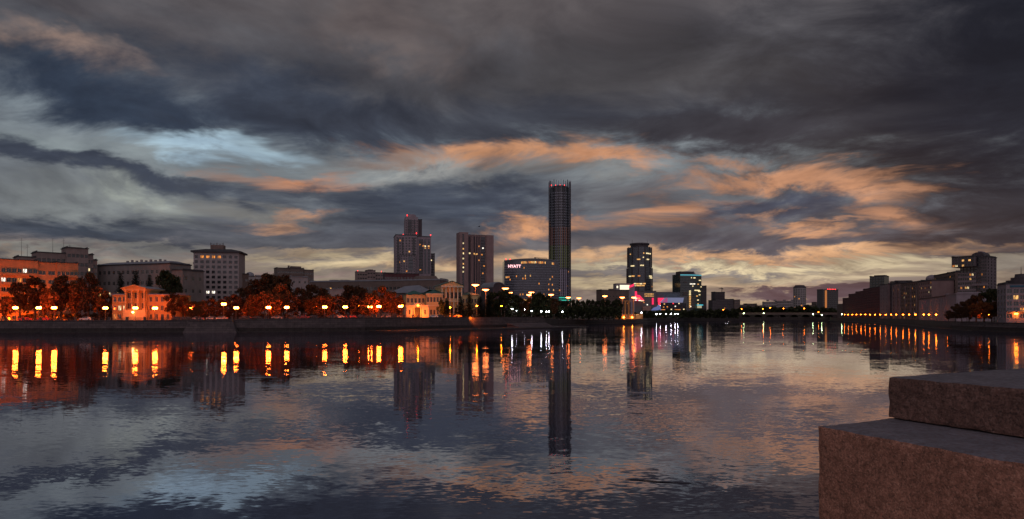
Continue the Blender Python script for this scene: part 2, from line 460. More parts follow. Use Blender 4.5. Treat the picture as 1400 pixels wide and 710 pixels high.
# ================================================================ water, banks
def make_water():
    m = bpy.data.materials.new('river_water'); m.use_nodes = True; g = G(m.node_tree); m.node_tree.nodes.clear()
    tc = g.n('ShaderNodeTexCoord').outputs['Object']
    sp = g.n('ShaderNodeSeparateXYZ'); g.l(tc, sp.inputs[0]); dist = sp.outputs[1]
    warp = g.vm('MULTIPLY', g.vm('SUBTRACT', g.noise(tc, 0.12, 2, .5, color=True), (.5, .5, .5)), (3, 2.5, 0))
    q = g.vm('ADD', tc, warp)
    def field(sc, det, ro, stretch, rz=0):
        mp = g.n('ShaderNodeMapping'); g.l(q, mp.inputs[0]); mp.inputs['Scale'].default_value = stretch
        mp.inputs['Rotation'].default_value = (0, 0, rz)
        return g.vm('SUBTRACT', g.noise(mp.outputs[0], sc, det, ro, color=True), (.5, .5, .5))
    a = field(6.0, 2, .5, (.5, 1, 1), .12)        # short ripples
    b = field(2.3, 3, .55, (.42, 1, 1), -.10)        # wavelets
    d = field(0.62, 2, .5, (.5, 1, 1), .05)
    c = field(0.22, 2, .5, (.5, 1, 1), .08)        # long low swell
    calm = g.mr(g.noise(g.vm('MULTIPLY', tc, (.5, 1, 1)), 0.035, 3, .5), 0.40, 0.62, 0.35, 1.25)
    near = g.mr(dist, 0, 130, 1.0, 0.85, 'LINEAR')
    k = g.m('MULTIPLY', calm, near)
    def sc(vv, f): return g.vm('MULTIPLY', vv, g.xyz(g.m('MULTIPLY', k, f * .42), g.m('MULTIPLY', k, f), 0.0))
    s = g.vm('ADD', g.vm('ADD', sc(a, .075), sc(b, .062)), g.vm('ADD', sc(c, .021), sc(d, .034)))
    nrm = g.vm('NORMALIZE', g.vm('ADD', s, (0, 0, 1)))
    gl = g.n('ShaderNodeBsdfGlossy'); gl.inputs['Color'].default_value = (.84, .83, .90, 1)
    gl.inputs['Roughness'].default_value = 0.022; g.l(nrm, gl.inputs['Normal'])
    df = g.n('ShaderNodeBsdfDiffuse'); df.inputs['Color'].default_value = (.034, .036, .05, 1)
    fr = g.n('ShaderNodeFresnel'); fr.inputs[0].default_value = 1.33; g.l(nrm, fr.inputs['Normal'])
    mx = g.n('ShaderNodeMixShader'); g.l(g.mr(fr.outputs[0], 0.10, 0.65, 0.36, 0.80, 'LINEAR'), mx.inputs[0])
    g.l(df.outputs[0], mx.inputs[1]); g.l(gl.outputs[0], mx.inputs[2])
    o = g.n('ShaderNodeOutputMaterial'); g.l(mx.outputs[0], o.inputs[0])
    mb = MB(); mb.quad([(-6000, -200, 0), (6000, -200, 0), (6000, 9000, 0), (-6000, 9000, 0)])
    return structure('water', mb, m)
make_water()

GROUND = mat_plain('ground_soil', (.05, .045, .035), .95, .3, .1)
ASPHALT = mat_plain('asphalt', (.05, .05, .052), .85, .2, .3)
GRANW = mat_plain('embankment_granite', (.095, .078, .078), .8, .22, .5, streak=True, bump=.05)
def courses(m, w, h, dark):
    g = G(m.node_tree); b = m.node_tree.nodes['Principled BSDF']; src = b.inputs['Base Color'].links[0].from_socket
    s = g.n('ShaderNodeSeparateXYZ'); g.l(g.n('ShaderNodeTexCoord').outputs['Object'], s.inputs[0])
    br = g.n('ShaderNodeTexBrick'); g.l(g.xyz(s.outputs[0], s.outputs[2], 0.0), br.inputs[0]); br.inputs['Scale'].default_value = 1.0
    br.inputs['Brick Width'].default_value = w; br.inputs['Row Height'].default_value = h; br.inputs['Mortar Size'].default_value = .05
    br.inputs['Color1'].default_value = (1.15, 1.12, 1.1, 1); br.inputs['Color2'].default_value = (.78, .78, .8, 1); br.inputs['Mortar'].default_value = (dark, dark, dark, 1)
    g.l(g.vm('MULTIPLY', src, br.outputs[0]), b.inputs['Base Color'])
courses(GRANW, 2.6, .85, .35)
GRAND = mat_plain('wet_masonry', (.035, .028, .026), .7, .35, .6, streak=True, bump=.05)
CONC = mat_plain('concrete', (.24, .235, .23), .85, .2, .5)

# water's edge: column of the picture, distance, height of the top of the wall
SH = [(-900, 235, 4.2), (-250, 244, 4.2), (-60, 250, 4.2), (0, 252, 4.25), (150, 254, 4.4), (255, 257, 4.5), (350, 262, 4.8), (450, 270, 5.15), (498, 276, 5.3),
      (600, 318, 5.35), (700, 366, 5.35), (735, 388, 5.3), (745, 402, 4.6), (762, 440, 3.8), (800, 500, 3.3), (850, 560, 3.0), (868, 600, 3.0), (885, 720, 3.4),
      (935, 860, 3.6), (1000, 940, 4.0), (1040, 975, 4.0), (1100, 985, 4.0), (1135, 950, 4.0), (1150, 800, 4.0), (1200, 600, 3.9), (1250, 440, 3.6),
      (1300, 325, 3.4), (1340, 285, 3.4), (1400, 256, 3.4), (1460, 240, 3.4), (2100, 215, 3.4)]
SP = [Vector((X(a, d), d, z)) for a, d, z in SH]
def shore_normals(P):
    out = []
    for i in range(len(P)):
        t = (P[min(i + 1, len(P) - 1)] - P[max(i - 1, 0)]); t.z = 0; t.normalize()
        out.append(Vector((t.y, -t.x, 0)))     # towards the water
    return out
SN = shore_normals(SP)
def offs(i, d): return SP[i] + SN[i] * d
# one sheet of ground behind the wall, out to the horizon
mb = MB(); rows = []
for i, p in enumerate(SP):
    n = -SN[i]
    far = Vector((p.x, p.y, 0)).normalized() * 9000
    if i == 0: far = Vector((-9000, 235, 0))
    if i == len(SP) - 1: far = Vector((9000, 215, 0))
    if i == 1: far = Vector((-9000, 3000, 0))
    if i == len(SP) - 2: far = Vector((9000, 3000, 0))
    rows.append([p, Vector((p.x + n.x * 14, p.y + n.y * 14, p.z)), Vector((far.x, far.y, 5.0))])
V = [q for r in rows for q in r]; Fc = []
for i in range(len(rows) - 1):
    for k in range(2): Fc.append((i * 3 + k, i * 3 + k + 1, i * 3 + k + 4, i * 3 + k + 3))
mb.poly(V, Fc); structure('ground', mb, GROUND)
# the riverside road on the left bank
def ribbon(i0, i1, d0, d1, dz, name, m, kind='structure'):
    mb = MB(); V = []; fs = []
    for i in range(i0, i1 + 1):
        a, b = offs(i, -d0), offs(i, -d1); V += [(a.x, a.y, SP[i].z + dz), (b.x, b.y, SP[i].z + dz)]
    for k in range(i1 - i0): fs.append((2 * k, 2 * k + 1, 2 * k + 3, 2 * k + 2))
    mb.poly(V, fs); o = mb.build(name, m); o['kind'] = kind; return o
ribbon(0, 11, 5.2, 13.8, .006, 'road', ASPHALT)
ribbon(0, 11, .6, 5.0, .12, 'pavement', CONC)
# embankment wall: coping, granite face, wet foot and the low ledge in front of it
def wall_run(i0, i1, label, ledge, gran=True, name='embankment_wall'):
    root = thing(name, label, 'wall', tuple(SP[i0])); base = SP[i0]
    def strip(prof, m, nm):
        mb = MB(); V = []; n = len(prof); fs = []
        for i in range(i0, i1 + 1):
            for d, z, rel in prof:
                q = offs(i, d) - base; V.append((q.x, q.y, (SP[i].z + z if rel else z) - base.z))
        for k in range(i1 - i0):
            for j in range(n):
                j2 = (j + 1) % n; fs.append((k * n + j, k * n + j2, (k + 1) * n + j2, (k + 1) * n + j))
        fs += [tuple(range(n)), tuple(reversed(range((i1 - i0) * n, (i1 - i0) * n + n)))]
        mb.poly(V, fs); mb.build(nm, m, root)
    strip([(-.6, .30, 1), (.28, .30, 1), (.28, .02, 1), (-.6, .02, 1)], GRANW, 'coping')
    strip([(-.5, .02, 1), (.1, .015, 1), (.45, 1.65, 0), (-.5, 1.65, 0)], GRANW if gran else GRAND, 'facing')
    strip([(-.5, 1.64, 0), (.30, 1.64, 0), (.5, -1.5, 0), (-.5, -1.5, 0)], GRAND, 'footing')
    strip([(.503, .42, 0), (ledge, .38, 0), (ledge + .2, -1.5, 0), (.503, -1.5, 0)], GRAND, 'ledge')
    return root
wall_run(0, 5, 'long grey granite embankment wall in front of the orange buildings at the left', 2.0)
wall_run(5, 8, 'grey granite embankment wall right of the battered bastion, below the autumn trees', 2.6)
wall_run(8, 12, 'pale granite embankment wall ending in a curve below the yellow palace', 26)
wall_run(12, 17, 'low dark bank wall under the row of clipped trees by the tall tower', 3, False)
wall_run(17, 22, 'far low quay wall below the glass towers across the river', 3, False)
wall_run(22, 26, 'dark quay wall under the string of small lamps on the right bank', 3, False)
wall_run(26, 30, 'low stone quay wall under the tree-covered slope at the right', 3)
# battered bastion (columns 255 to 325)
b = Bld('bastion', 'pale battered stone bastion jutting from the left embankment wall', 256, 256.2, 322, 259.5, zb=-1.0, cat='bastion')
mb = MB(); H_ = 5.45; W_ = b.W
mb.poly([(-1.2, -3.2, 0), (W_ + 1.2, -3.2, 0), (W_ - .8, -1.2, H_), (.8, -1.2, H_), (-1.2, 2, 0), (W_ + 1.2, 2, 0), (W_ - .8, 1.0, H_), (.8, 1.0, H_)],
        [(0, 1, 2, 3), (1, 5, 6, 2), (4, 0, 3, 7), (3, 2, 6, 7), (5, 4, 7, 6)])
mb.build('facing', GRANW, b.root); b.box('coping', .5, W_ - .5, -1.5, 1.2, H_ + .003, H_ + .3, GRANW)
# boulders / rubble slope pale patch on the curved end
b = Bld('boat_ramp', 'dull sloping stone apron at the curved end of the embankment wall', 690, 352, 742, 384, zb=0, cat='ramp')
mb = MB(); mb.poly([(0, -9, .45), (b.W, -7, .45), (b.W, -1.5, 2.6), (0, -1.5, 2.6), (0, -9, -1), (b.W, -7, -1), (b.W, -1.5, -1), (0, -1.5, -1)],
                   [(0, 1, 2, 3), (0, 4, 5, 1), (1, 5, 6, 2), (3, 7, 4, 0)])
mb.build('apron', GRANW, b.root)

# the fence with stone posts on the left embankment
def run_points(i0, i1, step, back):
    out = []; carry = 0
    for i in range(i0, i1):
        a, c = offs(i, -back), offs(i + 1, -back); d = c - a; L = d.length; t = carry
        while t < L: out.append((a + d * (t / L), math.atan2(d.y, d.x))); t += step
        carry = t - L
    return out
pts = [p for p in run_points(1, 9, 6.2, .15) if p[0].x < X(575, p[0].y) and p[0].x > -205]
base = pts[0][0].copy()
fr = thing('fence', 'low metal railing between square stone posts along the top of the left embankment', 'fence', tuple(base))
pm = MB(); pm.box(-.32, .32, -.32, .32, .25, 1.25); pm.box(-.42, .42, -.42, .42, 1.253, 1.45); pme = pm.mesh('post', GRANW)
for p, a in pts: obj('post', pme, fr, tuple(p - base), a)
rm = MB()
for (p, a), (q, _) in zip(pts, pts[1:]):
    p, q = p - base, q - base
    for h, r in ((1.1, .05), (.75, .035), (.45, .035)): rm.tube([((p.x, p.y, p.z + h), r), ((q.x, q.y, q.z + h), r)], 5)
    for k in range(1, 12):
        t = k / 12; c = p.lerp(q, t); rm.box(c.x - .02, c.x + .02, c.y - .02, c.y + .02, c.z + .4, c.z + 1.1)
rm.build('railing', FRAMED, fr)

# ---------------------------------------------------------------- near quay with granite blocks
def granite(key, c, sc_=1.0, bump=.006, sky_tint=.92):
    m = bpy.data.materials.new(key); m.use_nodes = True; g = G(m.node_tree); bs = m.node_tree.nodes['Principled BSDF']
    tc = g.n('ShaderNodeTexCoord').outputs['Object']
    n1 = g.noise(tc, 2.2, 5, .6); n2 = g.noise(tc, 75 * sc_, 3, .7); n3 = g.noise(tc, 28 * sc_, 5, .7); n4 = g.noise(tc, 9, 5, .65)
    vor = g.n('ShaderNodeTexVoronoi'); g.l(tc, vor.inputs[0]); vor.inputs['Scale'].default_value = 110 * sc_
    cr = g.ramp(vor.outputs['Color'], [(0, (c[0] * .45, c[1] * .5, c[2] * .55, 1)), (.35, (c[0] * .85, c[1] * .8, c[2] * .8, 1)), (.65, (c[0] * 1.1, c[1], c[2], 1)), (1, (c[0] * 1.35, c[1] * 1.45, c[2] * 1.5, 1))])
    k = g.m('MULTIPLY', g.mr(n1, .3, .7, .86, 1.12), g.mr(n4, .35, .65, .90, 1.08))
    k = g.m('MULTIPLY', k, g.mr(n3, .36, .60, .74, 1.14))
    # upward faces take a blue-grey tint painted in for the reflected sky
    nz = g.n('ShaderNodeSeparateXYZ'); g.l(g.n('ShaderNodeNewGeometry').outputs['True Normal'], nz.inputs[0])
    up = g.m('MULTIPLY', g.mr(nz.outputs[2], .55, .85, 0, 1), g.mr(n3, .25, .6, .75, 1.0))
    g.l(g.mix(g.m('MULTIPLY', up, sky_tint), g.vm('MULTIPLY', cr, g.xyz(k, k, k)), g.vm('MULTIPLY', (.15, .165, .19), g.xyz(k, k, k))), bs.inputs['Base Color'])
    bs.inputs['Roughness'].default_value = .8; bs.inputs['Specular IOR Level'].default_value = .25
    h = g.m('ADD', g.m('MULTIPLY', n3, 1.0), g.m('ADD', g.m('MULTIPLY', n2, .35), g.m('MULTIPLY', n4, 1.6)))
    bp = g.n('ShaderNodeBump'); bp.inputs['Strength'].default_value = 1.0; bp.inputs['Distance'].default_value = bump
    g.l(h, bp.inputs['Height']); g.l(bp.outputs[0], bs.inputs['Normal'])
    return m
from mathutils import noise as mnoise
def rough_block(name, label, cat, A, dU, dV, LU, LV, z0, z1, m, seg=.035, amp=.012, chip=.03, mtop=None):
    """A hewn block: corner A, edges along dU and dV, faces roughened, edges worn and chipped."""
    nu, nv, nz = [max(2, min(90, int(L / seg))) for L in (LU, LV, z1 - z0)]
    C0 = Vector((A[0], A[1], z0)); U_ = Vector((*dU, 0)).normalized(); V_ = Vector((*dV, 0)).normalized()
    idx = {}; vs = []; fs = []
    def P(i, j, k):
        key = (i, j, k)
        if key in idx: return idx[key]
        p = C0 + U_ * (LU * i / nu) + V_ * (LV * j / nv) + Vector((0, 0, (z1 - z0) * k / nz))
        nn = Vector((0, 0, 0))
        if i == 0: nn -= U_
        if i == nu: nn += U_
        if j == 0: nn -= V_
        if j == nv: nn += V_
        if k == 0: nn -= Vector((0, 0, 1))
        if k == nz: nn += Vector((0, 0, 1))
        edge = (i in (0, nu)) + (j in (0, nv)) + (k in (0, nz))
        d = (mnoise.fractal(p * 3.0, .8, 2.1, 4) * amp + mnoise.fractal(p * 14, .8, 2.1, 3) * amp * .35)
        if k == nz and edge == 1: d *= .35
        if edge >= 2:
            d = -abs(mnoise.fractal(p * 6 + Vector((3, 1, 7)), .7, 2, 4)) * chip - chip * .28
            c_ = mnoise.noise(p * 2.3 + Vector((9, 2, 4)))
            if c_ > .25: d -= chip * (c_ - .25) * 3
        p = p + nn.normalized() * d if nn.length > 0 else p
        idx[key] = len(vs); vs.append(p); return idx[key]
    def grid(f, a, b, flip):
        for i in range(a):
            for j in range(b):
                q = [f(i, j), f(i + 1, j), f(i + 1, j + 1), f(i, j + 1)]
                fs.append(tuple(reversed(q)) if flip else tuple(q))
    grid(lambda i, j: P(i, j, nz), nu, nv, False); grid(lambda i, j: P(i, j, 0), nu, nv, True)
    grid(lambda i, k: P(i, 0, k), nu, nz, False); grid(lambda i, k: P(i, nv, k), nu, nz, True)
    grid(lambda j, k: P(0, j, k), nv, nz, True); grid(lambda j, k: P(nu, j, k), nv, nz, False)
    mb = MB(); mb.poly([v - C0 for v in vs], fs); o = mb.build(name, m, None, tuple(C0)); tag(o, label, cat)
    return o
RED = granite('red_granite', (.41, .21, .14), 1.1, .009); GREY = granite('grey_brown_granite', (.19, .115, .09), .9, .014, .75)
A = Vector((X(1118, 4.35), 4.35)); zt = EYE - .70
dB = (.40, -.915); dC = (.885, .465)
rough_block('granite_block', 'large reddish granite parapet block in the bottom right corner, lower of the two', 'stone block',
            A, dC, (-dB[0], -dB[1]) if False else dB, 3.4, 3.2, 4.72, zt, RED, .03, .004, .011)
A2 = Vector((X(1214, 4.66), 4.66))
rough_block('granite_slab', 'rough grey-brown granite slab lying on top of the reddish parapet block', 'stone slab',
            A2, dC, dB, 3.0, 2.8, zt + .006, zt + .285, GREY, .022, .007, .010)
A3 = A + Vector(dC).normalized() * .62 + Vector(dB).normalized() * -.02
mb = MB()
# quay under the camera
dl = Vector(dC).normalized(); nl = Vector((-dl.y, dl.x))
e0 = A + nl * .12
pA = e0 - dl * 60; pB = e0 + dl * 60
mb.prism([(pA.x, pA.y), (pA.x + 30, pA.y - 300), (pB.x + 30, pB.y - 300), (pB.x, pB.y)], -2, 4.7)
structure('quay', mb, CONC)
# floating branch
mb = MB(); D_ = 26.0
x0, x1 = X(856, D_), X(948, D_)
ring = []
for i in range(13):
    t = i / 12; ring.append(((x0 + (x1 - x0) * t, D_ + .25 - .75 * t + .05 * math.sin(t * 9), .012 + .008 * math.sin(t * 5)), .018 * (1 - .6 * abs(t - .4)) * (0.35 if i in (0, 12) else 1)))
mb.tube(ring, 7)
tag(mb.build('floating_branch', mat_plain('wet_bark', (.012, .01, .01), .6, .3, 4), smooth=True), 'thin dark branch floating on the water left of the granite blocks', 'branch')
# bird
mb = MB(); mb.tube([((-.28, 0, 0), .012), ((-.2, 0, 0), .04), ((-.05, 0, .01), .075), ((.1, 0, .01), .06), ((.2, 0, .03), .035), ((.27, 0, .02), .01)], 8)
for s in (-1, 1):
    mb.poly([(.1, s * .05, .03), (.12, s * .3, .14), (.0, s * .62, .08), (-.06, s * .34, .12), (-.1, s * .06, .02), (.1, s * .05, .0), (.12, s * .3, .12), (.0, s * .62, .07), (-.06, s * .34, .1), (-.1, s * .06, .0)],
            [(0, 1, 2, 3, 4), (9, 8, 7, 6, 5), (0, 5, 6, 1), (1, 6, 7, 2), (2, 7, 8, 3), (3, 8, 9, 4)])
mb.poly([(-.25, -.02, 0), (-.25, .02, 0), (-.42, .09, .0), (-.42, -.09, .0)], [(0, 1, 2, 3)])
o = mb.build('bird', mat_plain('dark_feather', (.02, .02, .025), .8), None, (X(655, 150), 150, Z(310, 150)), rz=.25, smooth=True)
tag(o, 'small dark bird flying above the brown tower with vertical ribs', 'bird')
# ================================================================ buildings
BRICK = mat_plain('brick_orange', (.46, .22, .11), .85, .15, .4, streak=True)
BRICKG = mat_plain('brick_grey_pink', (.26, .20, .185), .85, .2, .3, streak=True)
PLAST = mat_plain('plaster_grey', (.30, .28, .275), .85, .15, .3, streak=True)
PALE = mat_plain('panel_pale', (.31, .285, .285), .8, .14, .3, streak=True)
YEL = mat_plain('plaster_yellow', (.60, .42, .20), .8, .1, .4, streak=True)
YELM = mat_plain('plaster_ochre', (.40, .23, .08), .8, .1, .4, streak=True); YTRM = mat_plain('stucco_ochre', (.46, .30, .13), .75, .08, .6); PLASTD = mat_plain('plaster_dim', (.21, .19, .18), .85, .15, .3, streak=True)
YTRIM = mat_plain('stucco_trim', (.68, .56, .38), .75, .08, .6)
GREENR = mat_plain('green_metal_roof', (.04, .12, .09), .45, .2, .5)
GREYR = mat_plain('grey_metal_roof', (.20, .215, .24), .45, .15, .4)
MAUVE = mat_plain('cladding_mauve', (.28, .235, .26), .75, .14, .25, streak=True)
PINKR = mat_plain('cladding_brown_rose', (.26, .18, .175), .7, .12, .2, streak=True)
DARKC = mat_plain('dark_cladding', (.06, .05, .058), .5, .2, .2)
MAROON = mat_plain('maroon_brick', (.105, .045, .05), .85, .25, .2)
BROWN = mat_plain('brown_facade', (.15, .115, .10), .8, .2, .2)
GLB = mat_glass('curtain_glass_blue', (.035, .045, .06), .16, .9)
GLG = mat_glass('curtain_glass_green', (.02, .04, .038), .14, .9)
GLD = mat_glass('curtain_glass_dark', (.016, .018, .026), .2, .7)
RED_E = mat_emit('red_light', (1, .015, .10), 1.1)
REDL = mat_emit('aviation_light', (1, .03, .03), 5)
TEAL_E = mat_emit('teal_light_strip', (.03, .62, .45), .8)
CYAN_E = mat_emit('cyan_light_strip', (.12, .62, .75), .55)
BLUE_E = mat_emit('blue_lit_panel', (.16, .22, .55), .55)
LAV_E = mat_emit('lavender_lit_canopy', (.30, .34, .58), .42)
OR_E = mat_emit('orange_floodlit', (1, .20, .02), .9)
rnd = random.Random(3)
def lits(cols, floors, p, kinds=(WARM, CREAM, AMBER), seed=0):
    r = random.Random(seed); return {(c, f): r.choice(kinds) for c in range(cols) for f in range(floors) if r.random() < p}
def beacon(b, u, y, z, r=.7):
    mb = MB(); mb.tube([((u, y, z), .12), ((u, y, z + r * 1.5), .1)], 5); mb.lathe([(0, z + r * 1.4), (r * .7, z + r * 1.8), (r, z + r * 2.4), (r * .7, z + r * 3), (0, z + r * 3.4)], 8, (u, y))
    mb.build('beacon', REDL, b.root)

# --- 1 the orange-lit block at the left edge
b = Bld('apartment_block', 'orange-lit six-storey apartment block cut by the left edge, one balcony window shining', -70, 270, 107, 303, zb=3.5)
zt_ = b.z(354.5, b.u(0)); u1 = b.u(52)
L = {(15, 0): WHITE, (8, 1): WHITE}
b.block(0, u1, zt_, BRICK, 16, 6, ww=1.5, wh=1.7, lit={(13, 0): WHITE, (9, 1): WHITE, (12, 1): AMBER}, zf1=zt_ - 2.4, side='R', coping=.35, bars=1)
b.block(u1 + .01, b.u(78), zt_ - .35, BRICK, 2, 6, ww=2.6, wh=1.7, zf1=zt_ - 2.9, y0=.8, coping=.3)
b.block(b.u(78) + .01, b.W, zt_ - .3, BRICK, 5, 6, ww=1.5, wh=1.7, zf1=zt_ - 2.9, coping=.35, lit={(1, 1): CREAM, (0, 1): WHITE, (4, 0): AMBER} if False else {(1, 1): CREAM, (0, 1): WHITE}, side='R')
for i in range(5):          # balcony slabs with parapets
    z = (zt_ - 2.4) / 6 * (i + 1) - .1
    for a, c in ((b.u(3), b.u(22)), (b.u(28), b.u(50)), (b.u(88), b.u(104))):
        mb = MB(); mb.box(a, c, -1.25, -.01, z - .12, z + .06); mb.box(a, c, -1.3, -1.2, z + .063, z + .85); mb.build('balcony', BRICK, b.root)
b.done()
# --- 2 the taller grey-pink building behind it
b = Bld('apartment_building', 'tall stepped grey-pink brick apartment building rising behind the orange-lit block', 25, 322, 133, 345, zb=3.5)
def seg(xa, xb, py, cols, y0, lit=None, side=None, fl=8, m=BRICKG, dep=12):
    ua, ub = b.u(xa), b.u(xb) - .01; z = b.z(py, ua)
    b.block(ua, ub, z, m, cols, fl, y0=y0, depth=dep, ww=1.5, wh=1.6, lit=lit, side=side, zf1=z - 1.5, frame=FRAMED)
seg(25, 50, 351, 4, .6); seg(50, 90, 345, 6, 0); seg(90, 119, 339.5, 5, -2.5, side='R'); seg(119, 127, 348.5, 2, -1, lit={(0, 1): CREAM}, side='R'); seg(127, 133, 356, 1, 0, side='R')
b.box('lift_house', b.u(94), b.u(114), 3, 8, b.z(339.5, b.u(95)) + .5, b.z(336.8, b.u(95)), BRICKG)
for px, h in ((31, 9), (39, 6), (74, 7), (89, 7), (97, 4)): b.antenna(b.u(px), 3, b.z(345 if px > 45 else 351, b.u(px)), h)
b.done()
# --- 3 long grey block
b = Bld('office_block', 'long pale grey four-storey block with a grey metal roof behind the small columned mansion', 133, 352, 247, 335, zb=3.5)
zt_ = b.z(364, 0); n = 15
b.block(0, b.W - 7, zt_, PLASTD, n, 5, ww=1.7, wh=2.0, lit={(1, 2): CREAM, (1, 3): CREAM, (2, 2): CREAM, (0, 2): WARM, (4, 2): WARM, (7, 2): AMBER, (2, 3): WARM, (6, 2): WARM}, zf1=zt_ - .8, side='R', coping=.5)
mb = MB(); w = b.W - 7
mb.poly([(-.6, -.6, zt_ + .5), (w + .6, -.6, zt_ + .5), (w + .6, 14.6, zt_ + .5), (-.6, 14.6, zt_ + .5), (3, 5, zt_ + 2.0), (w - 4, 5, zt_ + 2.0), (w - 4, 9, zt_ + 2.0), (3, 9, zt_ + 2.0)],
        [(0, 1, 5, 4), (1, 2, 6, 5), (2, 3, 7, 6), (3, 0, 4, 7), (4, 5, 6, 7)])
mb.build('roof', GREYR, b.root)
b.block(w + .02, b.W, zt_ - 3.2, PLASTD, 2, 4, ww=1.7, wh=2.0, zf1=zt_ - 4, y0=1.2, side='R')
for k in range(9):
    u = w * (.3 + .065 * k); b.box('chimney', u, u + .8, 4.8, 5.8, zt_ + 1.4, zt_ + 2.7 + .4 * (k % 2), PLAST)
b.done()
# --- 4 the small mansion with a pediment
b = Bld('mansion', 'small two-storey yellow mansion with a triangular pediment and four columns, floodlit orange', 150, 272, 238, 269, zb=4.3, cat='mansion')
z2 = b.z(403.5); uc0, uc1 = b.u(170), b.u(199); zc = b.z(397.5)
b.block(0, uc0 - .01, z2, YELM, 3, 3, ww=1.3, wh=2.0, lit={(1, 1): CREAM, (2, 1): CREAM, (0, 1): None, (1, 2): AMBER} if False else {(1, 1): CREAM, (2, 1): CREAM, (0, 2): AMBER}, y0=1.5, depth=10, roof=GREYR)
b.block(uc1 + .01, b.W, z2, YELM, 5, 3, ww=1.2, wh=2.0, y0=1.5, depth=10, roof=GREYR, pane=PANE2)
b.block(uc0, uc1, zc, YELM, 3, 3, ww=1.6, wh=2.2, y0=.9, depth=11, pane=PANE2, lit={(1, 2): CREAM, (2, 2): AMBER, (0, 2): AMBER}, coping=0)
mb = MB(); mb.box(uc0 - .5, uc1 + .5, -.6, 11.6, zc + .003, zc + .7); mb.build('entablature', YTRM, b.root)
um = (uc0 + uc1) / 2; zp = b.z(390.8)
mb = MB(); mb.slab([(uc0 - .9, zc + .703), (uc1 + .9, zc + .703), (um, zp)], -.7, .3); mb.build('pediment', YELM, b.root)
mb = MB(); mb.slab([(uc0 - .8, zc + .703), (uc1 + .8, zc + .703), (um, zp - .05)], .31, 12); mb.build('roof', GREYR, b.root)
mb = MB()
for s in (-1, 1):
    e = uc0 - .9 if s < 0 else uc1 + .9
    mb.slab([(e, zc + .71), (e, zc + .95), (um, zp + .3), (um, zp + .02)] if s < 0 else [(um, zp + .02), (um, zp + .3), (e, zc + .95), (e, zc + .71)], -1.1, -.703)
mb.build('cornice', YTRM, b.root)
for k in range(4):
    u = uc0 + .55 + (uc1 - uc0 - 1.1) * k / 3; mb = MB(); zf = zc * .36
    mb.box(u - .5, u + .5, -.5, .5, zf, zf + .3); mb.lathe([(.42, zf + .3), (.36, zf + .6), (.33, zc - .5), (.42, zc - .3)], 12, (u, 0)); mb.box(u - .48, u + .48, -.48, .48, zc - .3, zc - .01)
    mb.build('column', YTRM, b.root)
b.box('porch', uc0 - .2, uc1 + .2, -.6, .88, 0, zc * .36 - .01, YEL)
mb = MB(); mb.tube([((um, -1.0, 3.2), .06), ((um, -1.2, 3.5), .06)], 5); mb.lathe([(0, 3.1), (.3, 3.2), (.38, 3.4), (.25, 3.6), (0, 3.7)], 10, (um, -1.3)); mb.build('wall_lamp', mat_emit('porch_lamp', (1, .5, .15), 22), b.root)
b.done()
# --- 5 pale tower block
b = Bld('tower_block', 'pale twelve-storey tower block with an overhanging dark roof and four bright yellow and white windows', 264.5, 372, 326.5, 376, zb=4)
zt_ = b.z(345, 0)
L = {(1, 0): AMBER, (2, 0): AMBER, (3, 0): AMBER, (4, 0): AMBER, (0, 6): WARM, (1, 6): WARM, (1, 7): WHITE, (2, 7): WHITE, (3, 7): WHITE, (4, 7): PANE, (2, 3): PANE, (6, 9): AMBER, (4, 5): PANE, (4, 9): AMBER}
b.block(0, b.W, zt_, PALE, 8, 13, ww=1.75, wh=1.55, lit=L, zf1=zt_ - 1.0, coping=0, depth=16, frame=FRAMED)
mb = MB(); mb.prism([(-1.2, -1.2), (b.W + 1.2, -1.2), (b.W + 1.2, 17), (-1.2, 17)], zt_ + .003, zt_ + .9)
mb.poly([(-1.2, -1.2, zt_ + .9), (b.W + 1.2, -1.2, zt_ + .9), (b.W + 1.2, 17, zt_ + .9), (-1.2, 17, zt_ + .9), (5, 5, zt_ + 2.4), (b.W - 5, 5, zt_ + 2.4), (b.W - 5, 11, zt_ + 2.4), (5, 11, zt_ + 2.4)],
        [(0, 1, 5, 4), (1, 2, 6, 5), (2, 3, 7, 6), (3, 0, 4, 7), (4, 5, 6, 7)])
mb.build('roof', ROOF, b.root)
u0, u1 = b.u(285), b.u(303); zz = b.z(333.5)
b.box('lift_house', u0, u1, 4, 9, zt_ + 1, zz, BROWN)
mb = MB()
for k in range(5): u = u0 + .2 + (u1 - u0 - .4) * k / 4; mb.box(u - .15, u + .15, 4, 4.3, zz + .002, zz + (1.2 if k % 2 == 0 else .5))
mb.box(u0, u1, 4.05, 4.2, zz + .5, zz + .62); mb.build('railing', FRAMED, b.root)
for s, u in ((0, -1.1), (1, b.W + .05)):
    for f in (0, 2, 4, 6): b.box('balcony', u, u + 1.05, 3, 6, zt_ * (.35 + f * .08), zt_ * (.35 + f * .08) + 1.1, PALE) if s == 0 and f > 2 else None
b.done()
b = Bld('annex', 'low grey annexe against the left foot of the pale tower block', 247, 384, 264, 385, zb=4)
b.block(0, b.W, b.z(384.5), PLAST, 4, 4, ww=1.2, wh=1.5, zf1=b.z(386)); b.box('chimney', .5, 2.0, 2, 4, b.z(384.5), b.z(381), PLAST); b.done()
b = Bld('annex', 'narrow brown annexe against the right side of the pale tower block', 327.5, 384, 340, 386, zb=4)
b.block(0, b.W, b.z(375), BROWN, 2, 5, ww=1.2, wh=1.5, zf1=b.z(377), side='R'); b.done()
